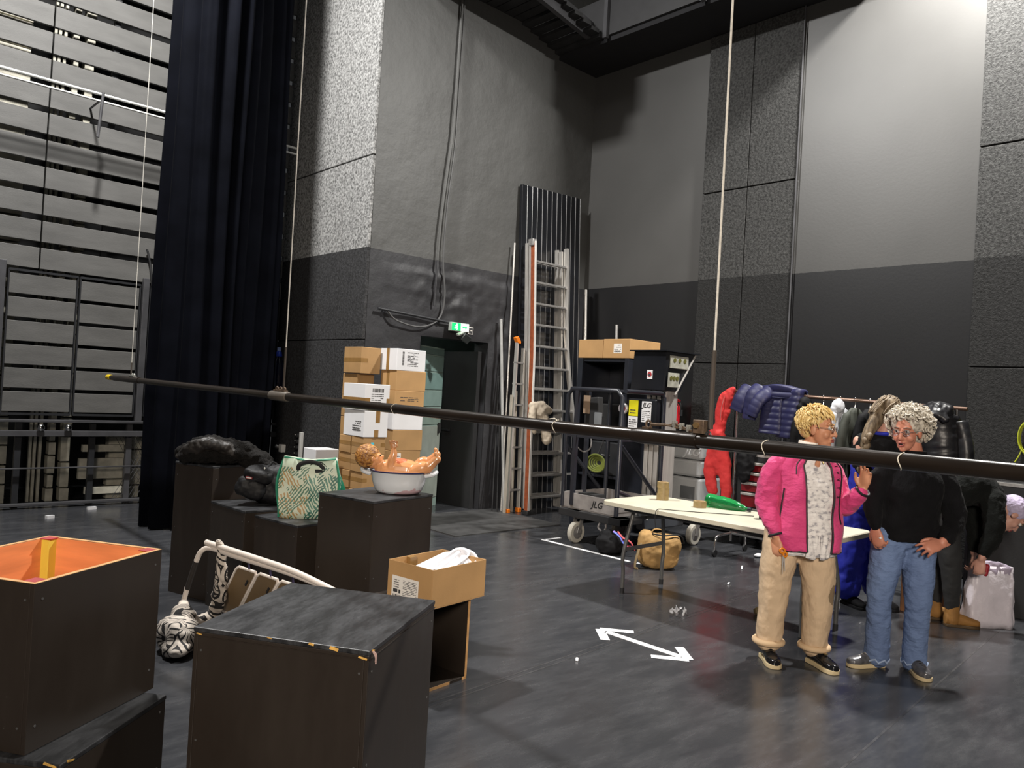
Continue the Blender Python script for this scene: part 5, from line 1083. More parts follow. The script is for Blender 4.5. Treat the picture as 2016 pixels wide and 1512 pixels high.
def tape_roll(x, y, z, r, h, lab, grp=None, tilt=0):
    t = thing('tape_roll', lab, 'tape roll', (x, y, z), .3); M4 = Matrix.Rotation(tilt, 4, 'X')
    m = MB(); m.lathe([(r*.76, 0), (r, 0), (r, h), (r*.76, h)], 28, M4); m.rings; 
    m = MB(); R = [[M4@V((q*math.cos(2*math.pi*k_/28), q*math.sin(2*math.pi*k_/28), z_)) for k_ in range(28)] for q, z_ in ((r*.76, 0), (r, 0), (r, h), (r*.76, h))]; m.rings(R, closed=True); m.build('roll', TR, t, smooth=40)
    m = MB(); R = [[M4@V((q*math.cos(2*math.pi*k_/28), q*math.sin(2*math.pi*k_/28), z_)) for k_ in range(28)] for q, z_ in ((r*.70, 0), (r*.765, 0), (r*.765, h), (r*.70, h))]; m.rings(R, closed=True); m.build('core', CORE, t, smooth=40)
tape_roll(5.50, 3.94, .746, .052, .052, 'brown packing tape roll at the foot of the stack on the table')
tape_roll(5.503, 3.938, .798, .0505, .05, 'brown packing tape roll in the middle of the stack on the table')
tape_roll(5.50, 3.942, .848, .050, .05, 'brown packing tape roll on top of the stack on the table')
tape_roll(5.44, 3.53, .746, .052, .05, 'single brown tape roll lying beside the green bottle')
t = thing('green_bottle', 'clear green plastic bottle lying on the folding table', 'bottle', (5.55, 3.36, .79)); GB = M('green_pet', (.03, .40, .12), .08, trans=.75, var=.02)
ax = V((.10, -.46, -.05)).normalized(); M4 = Matrix.Translation(V((5.555, 3.545, .803))) @ ax.to_track_quat('Z', 'Y').to_matrix().to_4x4()
m = MB(); m.lathe([(.006, .006), (.040, .0), (.054, .014), (.056, .05), (.052, .09), (.056, .13), (.054, .19), (.042, .26), (.026, .31), (.014, .335), (.014, .36)], 24, M4); m.build('body', GB, t, world=True, smooth=60)
m = MB(); m.lathe([(.017, .345), (.017, .372), (.012, .375)], 16, M4); m.build('cap', M('dark_cap', '1c2430', .4), t, world=True)
t = thing('black_cup', 'black pot standing on the folding table beside the pink jacket', 'pot', (5.43, 2.93, .746)); m = MB(); m.lathe([(.04, 0), (.06, .0), (.065, .10), (.072, .105), (.062, .10), (.05, .012)], 24, None); m.build('body', BLKC, t, smooth=50); m = MB(); m.tube(catmull([(.06, 0, .08), (.10, 0, .07), (.095, 0, .035), (.062, 0, .03)]), .006, n=6); m.build('handle', BLKC, t)
t = thing('table_cord', 'thin dark cord trailing over the table edge by the green bottle', 'cord', (5.1, 3.4, .75)); m = MB(); m.tube(catmull([(5.45, 3.05, .749), (5.30, 3.22, .749), (5.12, 3.42, .749), (5.02, 3.56, .749), (4.962, 3.60, .745), (4.955, 3.61, .68), (4.96, 3.60, .60)]), .003, n=5); m.build('cord', BLACK, t, world=True)

# ------------------------------------------------------------------ on the floor
KH = M('khaki_canvas', 'a98552', .85, var=.12, scale=10, bump=.25, bscale=60)
t = thing('canvas_bag', 'khaki canvas shoulder bag slumped on the floor under the table', 'bag', (6.12, 4.40, 0), -YAW)
m = MB(); m.ell((0, 0, .16), (.20, .13, .165), e=.62); m.ell((.11, -.02, .22), (.10, .11, .10), e=.7); m.ell((-.12, 0, .20), (.08, .11, .15), e=.7); m.build('body', KH, t, remesh=.011, soft=4, disp=[(.035, .14), (.012, .04)], smooth=180)
m = MB(); m.tube(catmull([(-.08, -.06, .33), (.02, -.10, .325), (.12, -.09, .335), (.20, -.06, .32), (.235, -.03, .25)]), .007, n=6); m.build('zip', BLACK, t)
m = MB(); m.tube(catmull([(-.08, -.03, .32), (-.16, -.06, .27), (-.22, -.10, .12), (-.235, -.12, .02), (-.21, -.14, .012)]), .018, n=6, flat=.3); m.build('strap', M('khaki_strap', '8f7a58', .8), t)
m = MB(); m.tube(catmull([(-.09, -.02, .32), (-.05, -.01, .365), (.02, 0, .36), (.04, 0, .32)]), .011, n=6, flat=.5); m.build('handle', KH, t)
t = thing('dark_bag', 'dark soft bag with red and lilac scarf under the lift', 'bag', (6.22, 5.05, 0), -YAW)
m = MB(); m.ell((0, 0, .10), (.17, .12, .105), e=.8); m.ell((-.05, .02, .17), (.09, .09, .07)); m.build('body', BLKC, t, remesh=.012, soft=3, disp=(.05, .08), smooth=180)
m = MB(); m.tube(catmull([(.0, -.08, .24), (.06, -.12, .20), (.10, -.13, .14), (.16, -.12, .10), (.20, -.10, .09)]), .02, n=8, flat=.5); m.build('lilac_scarf', M('lilac_cloth', '6f7fe0', .7, col2='c04a50', scale=22, thr=(.45, .55)), t); m = MB(); m.tube(catmull([(.04, -.10, .245), (.09, -.13, .19), (.17, -.13, .15), (.22, -.11, .07)]), .014, n=8, flat=.5); m.build('red_scarf', M('red_cloth', 'c8565c', .7), t)
# tape marks
for (c, s, yaw, nm) in (((6.085, 5.31), (.045, 1.2), 0, 0), ((6.22, 5.89), (.26, .04), 0, 0), ((6.11, 4.60), (.04, .06), .3, 0)):
    m = MB(); m.box((c[0], c[1], .0012), (s[0], s[1], .0015), yaw); o = m.build('floor_tape', WHITETAPE, smooth=0)
    tag(o, {0.045: 'long white tape line on the floor before the lift', .26: 'short white tape line crossing by the lift wheel', .04: 'little white tape scrap beside the canvas bag'}[s[0]], 'tape')
t = thing('tape_arrow', 'double headed white tape arrow stuck on the black floor', 'arrow', (4.15, 3.07, .0008))
m = MB(); m.box((4.15, 3.07, .0014), (.055, .60, .0016), .02); m.build('shaft', WHITETAPE, t, world=True, smooth=0)
for y, s in ((3.43, -1), (2.71, 1)):
    for sx in (-1, 1):
        a = V((4.148, y, 0)); d = V((sx*.15, s*.175, 0)); 
        m = MB(); w = d.cross(V((0, 0, 1))).normalized()*.031; z = V((0, 0, .0022+.0008*(sx > 0))); m.add([a-w+z, a+d-w+z, a+d+w+z, a+w+z], [(0, 1, 2, 3)]); m.build('head_strip', WHITETAPE, t, world=True, smooth=0)
CLR = M('clear_wrap', (.75, .75, .77), .1, trans=.5, var=.05)
t = thing('plastic_wrap', 'crumpled clear plastic wrap lying on the floor', 'litter', (4.943, 3.343, 0)); m = MB(); rnd = random.Random(5)
for i in range(16): m.ell((rnd.uniform(-.06, .06), rnd.uniform(-.05, .05), rnd.uniform(.015, .04)), (rnd.uniform(.012, .035), rnd.uniform(.008, .02), .004), rot=Euler((rnd.uniform(-1.3, 1.3), rnd.uniform(-1.3, 1.3), rnd.uniform(0, 3))).to_matrix(), n=5, m=3)
m.build('foil', CLR, t, smooth=0)
t = thing('bread_crumb', 'small beige lump of bread on the floor by the beige trousers', 'litter', (5.49, 3.0, 0)); m = MB(); m.ell((0, 0, .03), (.032, .028, .03)); m.ell((.025, .01, .02), (.02, .02, .02)); m.build('lump', M('bread', 'b7a47c', .85, var=.3, scale=40), t, remesh=.006, disp=(.02, .02), smooth=180)
for i, (x, y, a, l, lab) in enumerate(((6.90, 3.96, .5, .14, 'curled strip of white paper on the floor behind the table'), (6.17, 3.66, .2, .05, 'scrap of pale plastic on the floor under the table'), (3.55, 3.10, .7, .04, 'tiny white scrap on the floor near the arrow'), (7.55, 4.15, 1.0, .12, 'crumpled white tissue on the floor by the rail foot'), (2.05, 9.15, .3, .10, 'small white plastic wedge at the foot of the slat wall'), (2.55, 9.55, .1, .12, 'small white block at the foot of the counterweight rail'))):
    m = MB()
    if i in (4, 5): m.box((x, y, .015), (l*.75, .045, .03), a)
    elif i == 3: m.ell((x, y, .02), (.06, .04, .02), n=8, m=5); m.ell((x+.05, y-.05, .015), (.05, .03, .015), n=8, m=5)
    else: m.tube([V((x, y, .004))+V((math.cos(a), math.sin(a), 0))*l*(q-.5)+V((0, 0, .012*q*(1-q)*4)) for q in (0, .25, .5, .75, 1)], .008, n=6, flat=.3)
    o = m.build('paper_scrap', WHITETAPE); tag(o, lab, 'litter')
# bags by the bending woman
PB = M('white_poly_bag', 'd2ccd4', .35, var=.05, bump=.3, bscale=14, bdist=.03)
t = thing('plastic_bag', 'big white plastic carrier bag standing on the floor', 'bag', (6.86, 1.83, 0), -YAW)
R = []
for i in range(10):
    z = .46*i/9; w = .185-.02*(i/9); d = .09*(1-.75*(i/9)**2)
    R.append([V((w*math.copysign(abs(math.cos(a))**.5, math.cos(a))+.010*noise.noise(V((a, z*9, 1)))+.03*z, d*math.copysign(abs(math.sin(a))**.6, math.sin(a))+.030*noise.noise(V((math.cos(a)*3, z*9, math.sin(a)*3))), z+.0*(a))) for a in [2*math.pi*k_/32 for k_ in range(32)]])
m = MB(); m.rings(R, caps=False); m.add(R[0], [tuple(range(31, -1, -1))]); m.build('bag_body', PB, t, smooth=180, solid=.003)
m = MB(); m.ell((.03, .0, .40), (.15, .03, .10), e=.8); m.build('contents', M('lilac_film', 'a59aac', .4, var=.08), t, remesh=.012, disp=(.04, .06), smooth=180)
m = MB(); m.limb([(-.04, -.035, .46), (-.05, -.04, .40)], [.02, .015]); m.build('red_print', M('bag_red', '9c1c2c', .5), t)
t = thing('paper_bag', 'brown paper carrier bag behind the bending woman\'s boots', 'bag', (6.80, 2.28, 0), -.3)
m = MB(); m.bb((-.16, -.08, 0), (.16, .08, .36)); m.build('bag_body', M('brown_paper', '5a3718', .8, var=.3, scale=6), t, smooth=0, bevel=.006); m = MB(); m.tube(catmull([(-.06, -.08, .36), (-.05, -.085, .45), (.05, -.085, .45), (.06, -.08, .36)]), .005, n=5); m.build('handle', M('paper_cord', 'b08050', .7), t)
t = thing('slim_white_bag', 'slim white bag with orange top beside the brown boots', 'bag', (6.52, 2.17, 0), -YAW); m = MB(); m.box((0, 0, .24), (.05, .12, .48), taper=.9); m.build('bag_body', PB, t, smooth=0, bevel=.008); m = MB(); m.ell((.0, 0, .50), (.022, .04, .045)); m.build('orange_packet', M('orange_packet', 'c07a4a', .5), t, remesh=.008, disp=(.02, .03), smooth=180)
# ------------------------------------------------------------------ people
def skin_mat(name, h): return M(name, h, .5, var=.08, scale=14, bump=.04, bscale=120)
SK1, SK2, SK3 = skin_mat('warm_skin', 'c48a6a'), skin_mat('rosy_skin', 'bf7f68'), skin_mat('pale_skin', 'c79684')
EYEW = M('eye_white', 'd8d2cc', .2); IRIS = M('dark_iris', '2a2422', .2); LIPS = M('lips', '9c4f4a', .5); BROW = M('brow_hair', '8a7458', .8)
def basis(fwd, up=(0, 0, 1)):
    y = V(fwd).normalized(); x = y.cross(V(up)).normalized(); z = x.cross(y)
    return Matrix(((x.x, y.x, z.x), (x.y, y.y, z.y), (x.z, y.z, z.z)))
def head_mesh(m, c, R, s=1.0):
    T = lambda p: V(c)+R@(V(p)*s)
    E = lambda p, r, e=1: m.ell(T(p), [q*s for q in r], rot=R, n=18, m=12, e=e)
    E((0, -.012, .035), (.074, .094, .085)); E((0, .032, -.030), (.061, .060, .086)); E((0, .045, -.085), (.044, .044, .034)); E((0, .076, -.104), (.020, .017, .018))
    for q in (-1, 1):
        E((q*.036, .062, -.034), (.026, .024, .028)); E((q*.031, .076, .030), (.024, .014, .009)); E((q*.074, -.004, -.014), (.011, .021, .033)); E((q*.011, .100, -.036), (.009, .010, .008))
    m.limb([T((0, .090, .018)), T((0, .104, -.012)), T((0, .114, -.032))], [.008*s, .011*s, .012*s], n=10)
    E((0, .094, -.060), (.024, .010, .007)); E((0, .092, -.074), (.021, .010, .008))
def head_bits(t, c, R, s=1.0, brow=BROW, mouth_open=0):
    T = lambda p: V(c)+R@(V(p)*s)
    for q in (-1, 1):
        m = MB(); m.ell(T((q*.031, .0815, .009)), .0125*s, n=12, m=8); e = m.build('eye', EYEW, t); m = MB(); m.ell(T((q*.031, .0905, .009)), [.0062*s, .004*s, .0062*s], rot=R, n=10, m=6); m.build('iris', IRIS, e)
        m = MB(); m.limb([T((q*.014, .093, .030)), T((q*.034, .091, .036)), T((q*.050, .080, .028))], [.003*s, .004*s, .002*s], n=6); m.build('eyebrow', brow, t)
        m = MB(); m.limb([T((q*.018, .092, .016)), T((q*.031, .0955, .0195)), T((q*.045, .088, .014))], [.0025*s, .0035*s, .0025*s], n=6); m.build('eyelid', LIPS if False else brow, t)
    m = MB(); m.limb([T((-.020, .097, -.064)), T((0, .1045, -.060)), T((.020, .097, -.064))], [.003*s, .0055*s, .003*s], n=8); m.limb([T((-.017, .097, -.070-mouth_open)), T((0, .1035, -.074-mouth_open)), T((.017, .097, -.070-mouth_open))], [.003*s, .0055*s, .003*s], n=8); m.build('lips', LIPS, t)
    if mouth_open:
        m = MB(); m.ell(T((0, .101, -.067-mouth_open*.5)), [.014*s, .004*s, .005*s+mouth_open*.5], rot=R, n=10, m=6); m.build('mouth', IRIS, t)
def glasses(t, c, R, mat, s=1.0):
    T = lambda p: V(c)+R@(V(p)*s); g = None
    m = MB()
    for q in (-1, 1):
        m.tube([T((q*.033+.021*math.cos(a*math.pi/9), .109-.006*abs(math.cos(a*math.pi/9)), .003+.017*math.sin(a*math.pi/9))) for a in range(18)], .0016*s, n=6, closed=True)
        m.tube([T((q*.053, .104, .008)), T((q*.074, .06, .010)), T((q*.077, -.002, .006)), T((q*.076, -.018, -.012))], .0017*s, n=6)
    m.tube(catmull([T((-.012, .110, .006)), T((0, .116, .010)), T((.012, .110, .006))]), .0016*s, n=6)
    g = m.build('glasses', mat, t)
    for q in (-1, 1):
        m = MB(); m.ell(T((q*.033, .107, .003)), [.020*s, .0012, .016*s], rot=R, n=18, m=6); lm = M('clear_lens', (.97, .98, 1), .0, trans=1, var=0); lm.node_tree.nodes['Principled BSDF'].inputs['IOR'].default_value = 1.06; m.build('lens', lm, g)
def hand(m, w, fwd, back, curl=.35, thumb=1, s=1.0, spread=.08, fist=()):
    """w wrist point, fwd finger direction, back = direction of the back of the hand, thumb = side (+1/-1)"""
    y = V(fwd).normalized(); z = V(back); z = (z-y*z.dot(y)).normalized(); x = y.cross(z)*thumb
    T = lambda p: V(w)+(x*p[0]+y*p[1]+z*p[2])*s
    Rm = Matrix(((x.x, y.x, z.x), (x.y, y.y, z.y), (x.z, y.z, z.z)))
    m.limb([T((0, -.03, 0)), T((0, .015, 0)), T((0, .05, 0)), T((0, .08, 0))], [.026*s, .030*s, .040*s, .040*s], n=14, flat=(z, .42))
    for i, (bx, L) in enumerate(((.030, .068), (.010, .078), (-.011, .072), (-.030, .056))):
        c = curl+(.12*i if i else 0)+(fist[i] if i < len(fist) else 0); p = V((bx, .088-.004*abs(i-1), 0)); a = c*.5; pts = [T(p-V((0, .02, 0))), T(p)]; sp = (1.2-i)*spread
        for f in (.45, .32, .23):
            p = p+V((math.sin(sp)*L*f, math.cos(a)*L*f, -math.sin(a)*L*f)); a += c; pts.append(T(p))
        m.limb(pts, [.009*s, .0095*s, .0085*s, .0078*s, .0065*s], n=9, k=3)
    p = V((.026, .020, -.006)); m.limb([T(p), T((.046, .045, -.014)), T((.054, .072, -.022)), T((.052, .092, -.032))], [.015*s, .0125*s, .0105*s, .008*s], n=9, k=3)
def shoe(t, heel, fwd, mat, sole, L=.25, w=.045, h=.075, name='shoe', laces=None, shaft=0, sole_h=.022):
    y = V((fwd[0], fwd[1], 0)).normalized(); x = V((y.y, -y.x, 0)); T = lambda p: V(heel)+x*p[0]+y*p[1]+V((0, 0, p[2]))
    def ring(yy, ww, z0, z1, n=14):
        return [T((ww*math.cos(2*math.pi*k_/n), yy, z0+(z1-z0)*(.5+.5*math.sin(2*math.pi*k_/n)))) for k_ in range(n)]
    S = ((-.005, .5), (.02, .85), (.3, .82), (.55, .95), (.75, 1.08), (.9, .9), (.98, .55), (1.0, .3)); Z = (.85, 1, 1.02, .82, .62, .5, .42, .34)
    m = MB(); m.rings([ring(L*f, w*q, .008, sole_h+h*z) for (f, q), z in zip(S, Z)])
    if shaft: m.limb([T((0, .055, .05)), T((0, .05, shaft*.6)), T((0, .045, shaft))], [.050, .052, .058], n=16)
    o = m.build(name, mat, t, remesh=.005, soft=2, smooth=180)
    m = MB(); R0 = [T((w*1.08*q*sx, L*f, 0)) for f, q, sx in [(f, q, 1) for f, q in S]+[(f, q, -1) for f, q in reversed(S)]]
    n = len(R0); m.add(R0+[p+V((0, 0, sole_h)) for p in R0], [tuple(range(n-1, -1, -1)), tuple(range(n, 2*n))]+[(i, (i+1) % n, n+(i+1) % n, n+i) for i in range(n)]); m.build('sole', sole, o, bevel=.004)
    if laces:
        m = MB()
        for i in range(4):
            f = .42+.08*i; zz = sole_h+h*(.93-.10*i); m.tube(catmull([T((-.026, L*f, zz-.012)), T((0, L*f+.005, zz+.003)), T((.026, L*f, zz-.012))]), .003, n=5)
        m.tube(catmull([T((0, L*.40, sole_h+h*.98)), T((.03, L*.42, sole_h+h*.98)), T((.04, L*.36, sole_h+h*.8))]), .0028, n=5); m.tube(catmull([T((0, L*.40, sole_h+h*.98)), T((-.03, L*.44, sole_h+h*.96)), T((-.045, L*.38, sole_h+h*.78))]), .0028, n=5); m.build('laces', laces, o)
    return o
def rings_body(m, secs, n=28, e=.85):
    R = []
    for (x, y, z, rx, ry) in secs:
        R.append([V((x+rx*math.copysign(abs(math.cos(a))**e, math.cos(a)), y+ry*math.copysign(abs(math.sin(a))**e, math.sin(a)), z)) for a in [2*math.pi*k_/n for k_ in range(n)]])
    m.rings(R)
R2 = V((math.cos(YAW), -math.sin(YAW), 0)); F2 = V((math.sin(YAW), math.cos(YAW), 0))

# ---- woman in the pink jacket
base = R2*1.845+F2*4.8
t = thing('person', 'woman in a pink fleece jacket and beige trousers holding a small cutter', 'person', base, -YAW)
HC, HR = V((.075, .035, 1.478)), basis((.80, -.60, -.06))
m = MB(); head_mesh(m, HC, HR, .98)
m.limb([(.06, .06, 1.40), (.05, .075, 1.30)], [.052, .058]); rings_body(m, [(.03, .08, .80, .16, .11), (.03, .08, .92, .16, .115), (.03, .08, 1.02, .145, .11), (.03, .08, 1.15, .16, .115), (.03, .08, 1.25, .15, .09), (.045, .075, 1.31, .08, .06)])
m.limb([(-.150, .07, 1.225), (-.195, .07, .99), (-.163, -.01, .80)], [.034, .036, .027]); m.limb([(.18, .09, 1.225), (.255, .02, 1.0), (.315, -.09, 1.12)], [.034, .036, .027]); m.limb([(-.15, .07, 1.225), (.05, .075, 1.25), (.18, .09, 1.225)], [.034, .05, .034])
m.limb([(-.08, .08, .82), (-.125, .08, .46), (-.139, .11, .07)], [.085, .055, .028]); m.limb([(.09, .08, .82), (.135, .05, .46), (.14, .09, .07)], [.085, .055, .028]); m.limb([(-.139, .12, .05), (-.142, .05, .04)], [.026, .018]); m.limb([(.14, .10, .05), (.158, .03, .04)], [.026, .018])
hand(m, (-.163, -.012, .795), (.08, -.22, -1), (-.75, -.65, .1), curl=.55, thumb=1, s=.98)
hand(m, (.318, -.092, 1.125), (.10, -.15, 1), (.75, .5, .1), curl=.22, thumb=1, s=.98, spread=.12)
m.build('body', SK1, t, remesh=.0055, soft=2, smooth=180)
head_bits(t, HC, HR, .98, M('blond_brow', 'a88a5a', .8)); glasses(t, HC, HR, M('silver_wire', (.55, .52, .48), .25, .9), .98)
k = NT('blond_hair', .55); k.out(k.ramp(k.noise(k.map(k.obj, (50, 50, 12)), 1.5, 4), [(.3, 'b8924a'), (.7, 'ecd496')])); BLOND = k.m
m = MB(); m.ell(HC+HR@V((0, -.022, .050)), (.080, .094, .082), rot=HR, n=18, m=12); m.ell(HC+HR@V((0, -.06, .0)), (.068, .055, .075), rot=HR)
rnd = random.Random(11)
def hair_ok(d): return not (d.y > .30 and d.z < .52) and d.z > -.45 and not (d.z < 0 and d.y > -.05)
cnt = 0
while cnt < 760:
    d = V((rnd.gauss(0, 1), rnd.gauss(0, 1), rnd.gauss(0, 1))).normalized()
    if not hair_ok(d): continue
    cnt += 1; p0 = V((d.x*.078, d.y*.092-.022, d.z*.080+.048)); tang = V((d.x*.5+rnd.uniform(-.5, .5), d.y*.3+(-.2 if d.z < .4 else .5)+rnd.uniform(-.5, .5), -.55+rnd.uniform(-.4, .3))); tang = (tang-d*tang.dot(d)).normalized(); l = rnd.uniform(.034, .064)
    pts = [p0, p0+d*.013+tang*l*.35, p0+d*.018+tang*l*.75, p0+d*.012+tang*l]
    m.tube([HC+HR@q for q in pts], [.0036, .0044, .0036, .001], n=5)
m.build('hair', BLOND, t, smooth=60)
# beige trousers with rolled cuffs
BEIGE = M('beige_fleece', 'cfb28e', .85, var=.07, scale=5, bump=.1, bscale=60)
k = NT('beige_stained', .85); st_ = k.math('LESS_THAN', k.math('ADD', k.n('VectorMath', operation='DISTANCE').outputs['Value'], 0), .0)
vd = k.n('VectorMath', operation='DISTANCE'); k.L.new(k.map(k.obj, (1, .0, .72)), vd.inputs[0]); vd.inputs[1].default_value = (.215, 0, .455*.72)
spot = k.math('LESS_THAN', k.math('ADD', vd.outputs['Value'], k.math('MULTIPLY', k.noise(k.obj, 30), .035)), .062)
k.out(k.mix(k.math('MULTIPLY', spot, .75), k.mix(k.noise(k.obj, 6), C('c6ab8b'), C('d3b99a')), C('6d5a3c')), None, k.math('ADD', k.noise(k.map(k.obj, (1.6, 1.6, .8), (.2, .4, 0)), 7, 3), k.math('MULTIPLY', k.noise(k.obj, 60), .08)), .55, .04); BEIGES = k.m
m = MB()
m.limb([(-.085, .085, .84), (-.115, .07, .62), (-.128, .08, .42), (-.137, .10, .13)], [.115, .108, .092, .080], n=20); m.limb([(.10, .085, .84), (.125, .06, .62), (.140, .05, .42), (.142, .08, .12)], [.115, .108, .092, .082], n=20)
m.ell((.01, .085, .86), (.205, .145, .12)); m.build('trousers', BEIGES, t, remesh=.010, soft=4, disp=[(.020, .13), (.010, .05)], smooth=180)
for x, y, z in ((-.138, .10, .10), (.143, .08, .088)):
    m = MB(); m.tube([V((x+.083*math.cos(a*math.pi/12), y+.083*math.sin(a*math.pi/12), z+.022)) for a in range(24)], .019, n=10, closed=True); m.build('cuff', BEIGE, t)
PAT = M('black_patent', (.008, .008, .009), .12, coat=.5); CREAMS = M('cream_sole', 'c8b690', .6)
shoe(t, (-.140, .155, 0), (-.02, -1, 0), PAT, CREAMS, .235, .043, .07, 'shoe', laces=PAT, sole_h=.028)
s_ = shoe(t, (.135, .12, 0), (.30, -1, 0), PAT, CREAMS, .25, .043, .07, 'shoe', laces=PAT, sole_h=.028); m = MB(); m.box((.178, -.02, .094), (.022, .012, .006)); m.build('buckle', M('gold_buckle', (.6, .45, .2), .3, .9), s_)
# patterned white shirt
k = NT('shirt_print', .75); n_ = k.noise(k.map(k.obj, (1, 1, 1.6)), 30, 3); k.out(k.ramp(n_, [(.34, '9a989e'), (.46, 'dad6d4'), (.72, 'ebe8e5')]), None, k.noise(k.map(k.obj, (1, 1, 4)), 20, 3), .5, .012); SHIRT = k.m
m = MB(); rings_body(m, [(.045, .075, .690, .195, .150), (.045, .07, .72, .20, .155), (.045, .07, .85, .195, .155), (.045, .07, 1.0, .185, .145), (.045, .07, 1.12, .188, .148), (.04, .075, 1.22, .165, .12), (.05, .07, 1.29, .09, .08), (.055, .065, 1.33, .068, .066)])
m.build('shirt', SHIRT, t, remesh=.010, soft=2, disp=[(.022, .045)], smooth=180)
WCOL = M('white_collar', 'd6cfc4', .7)
m = MB(); m.grid(lambda u, v: V((.056+(.076+.012*v)*math.cos(-math.pi*.5+.45+.35+u*(2*math.pi-.7)), .064+(.076+.012*v)*math.sin(-math.pi*.5+.45+.35+u*(2*math.pi-.7)), 1.385-.075*v+.012*math.sin(u*math.pi))), 28, 4); m.build('shirt_collar', WCOL, t, solid=.004, smooth=180)
fa = -math.pi/2+.13
m = MB(); q0 = V((.05+.172*math.cos(fa)*.55, .065+.172*math.sin(fa)*.62, 1.25)); m.ell(V((.062, -.022, 1.245)), (.018, .012, .05), rot=Euler((.35, 0, 0)).to_matrix()); m.build('neck_opening', SK1, t)
m = MB(); m.tube(catmull([(.06, .0, 1.33), (.085, -.025, 1.285), (.10, -.035, 1.262), (.112, -.025, 1.29), (.122, .005, 1.335)]), .0022, n=5); m.build('necklace', M('gold_chain', (.75, .55, .2), .3, .9), t)
for q in (-1, 1):
    m = MB(); m.grid(lambda u, v: V((.045+(.200+.004*math.sin(u*9+v*5))*math.cos(fa+q*(.03+.05*v+u*.30)), .07+(.160+.004*math.sin(u*9+v*5))*math.sin(fa+q*(.03+.05*v+u*.30)), .83-.15*v+.012*u*u*v)), 14, 10); m.build('shirt_tail', SHIRT, t, solid=.006, smooth=180)
# pink jacket: open sheet with sleeves
k = NT('pink_fleece', .8, sheen=.15); k.out(k.ramp(k.noise(k.obj, 7), [(.3, 'bf336c'), (.7, 'd4447c')]), None, k.math('ADD', k.noise(k.map(k.obj, (1, 1, 1.9), (.3, .5, 0)), 11, 3), k.math('MULTIPLY', k.noise(k.obj, 60), .12)), .55, .035); PINK = k.m
JT = [(.048, .075, .725, .218, .172), (.048, .075, .80, .220, .175), (.048, .075, .90, .215, .170), (.045, .075, 1.0, .208, .165), (.042, .075, 1.10, .206, .168), (.040, .078, 1.18, .205, .155), (.035, .08, 1.245, .198, .125), (.042, .075, 1.295, .140, .105), (.05, .07, 1.325, .105, .095), (.053, .066, 1.345, .105, .102), (.053, .066, 1.362, .115, .112)]
def jk(u, v):
    f = v*(len(JT)-1); i = min(int(f), len(JT)-2); q = f-i; s = [JT[i][k_]*(1-q)+JT[i+1][k_]*q for k_ in range(5)]
    gap = .30+.10*math.sin(v*2.6); a = fa+gap+u*(2*math.pi-2*gap); w = noise.noise(V((math.cos(a)*2.2, math.sin(a)*2.2, s[2]*6)))*.026+noise.noise(V((math.cos(a)*4, math.sin(a)*4, s[2]*2)))*.008
    return V((s[0]+(s[3]+w)*math.copysign(abs(math.cos(a))**.86, math.cos(a)), s[1]+(s[4]+w)*math.copysign(abs(math.sin(a))**.86, math.sin(a)), s[2]-.012*math.sin(u*math.pi)*(v < .05)))
m = MB(); m.grid(jk, 56, 36); jb = m.build('jacket', PINK, t, solid=.010, smooth=180)
TRIM = M('black_trim', (.010, .009, .011), .6)
for u in (0, 1):
    m = MB(); m.tube([jk(u, v/30)+V((0, -.004, 0)) for v in range(31)], .0055, n=6); m.build('zip_edge', TRIM, jb)
m = MB(); m.tube([jk(u/40, 0) for u in range(41)], .006, n=6); m.build('hem_binding', TRIM, jb)
m = MB(); P_ = [jk(.060, v/30) for v in range(6, 30)]; m.tube([p+V((.006, -.010, 0)) for p in P_], .004, n=5); m.build('second_zip', TRIM, jb)
for i, ch in enumerate('HBOIVYTS'):
    p = jk(.034, .80-i*.062)+V((.008, -.014, 0)); text(ch, .030, p, (.05, .1, -1), (.9, .42, 0), TRIM, 'lettering', jb)
m = MB(); m.tube(catmull([jk(.86, .40)+V((-.0, -.012, 0)), jk(.84, .28)+V((0, -.014, 0)), jk(.83, .17)+V((0, -.012, 0))]), .005, n=6); m.build('pocket_zip', TRIM, jb)
m = MB(); m.tube(catmull([jk(.975, .86)+V((0, -.012, 0)), jk(.955, .74)+V((0, -.016, 0)), jk(.948, .62)+V((0, -.016, 0)), jk(.945, .52)+V((0, -.016, 0))]), .004, n=6); m.build('drawcord', TRIM, jb)
def sleeve(nm, pts, rs, mat, par, disp=(.022, .05), remesh=.009, cuff=None, cr=None):
    m = MB(); m.limb(pts, rs, n=18, k=6); o = m.build(nm, mat, par, remesh=remesh, soft=2, disp=[disp] if disp else None, smooth=180)
    if cuff:
        p, q = V(pts[-1]), V(pts[-2]); d = (p-q).normalized(); x = d.orthogonal().normalized(); y = d.cross(x); c = p+d*(rs[-1]*.55)
        m = MB(); m.tube([c+(x*math.cos(a*math.pi/9)+y*math.sin(a*math.pi/9))*(rs[-1]*.92) for a in range(18)], .008, n=6, closed=True); m.build('cuff_binding', cuff, o)
    return o
sleeve('sleeve', [(-.125, .07, 1.235), (-.175, .07, 1.17), (-.205, .07, 1.0), (-.185, .02, .90), (-.168, -.002, .835)], [.075, .078, .070, .062, .050], PINK, jb, cuff=TRIM)
sleeve('sleeve', [(.165, .09, 1.235), (.215, .09, 1.17), (.255, .03, 1.01), (.285, -.04, 1.05), (.308, -.08, 1.10)], [.072, .075, .066, .055, .046], PINK, jb, cuff=TRIM)
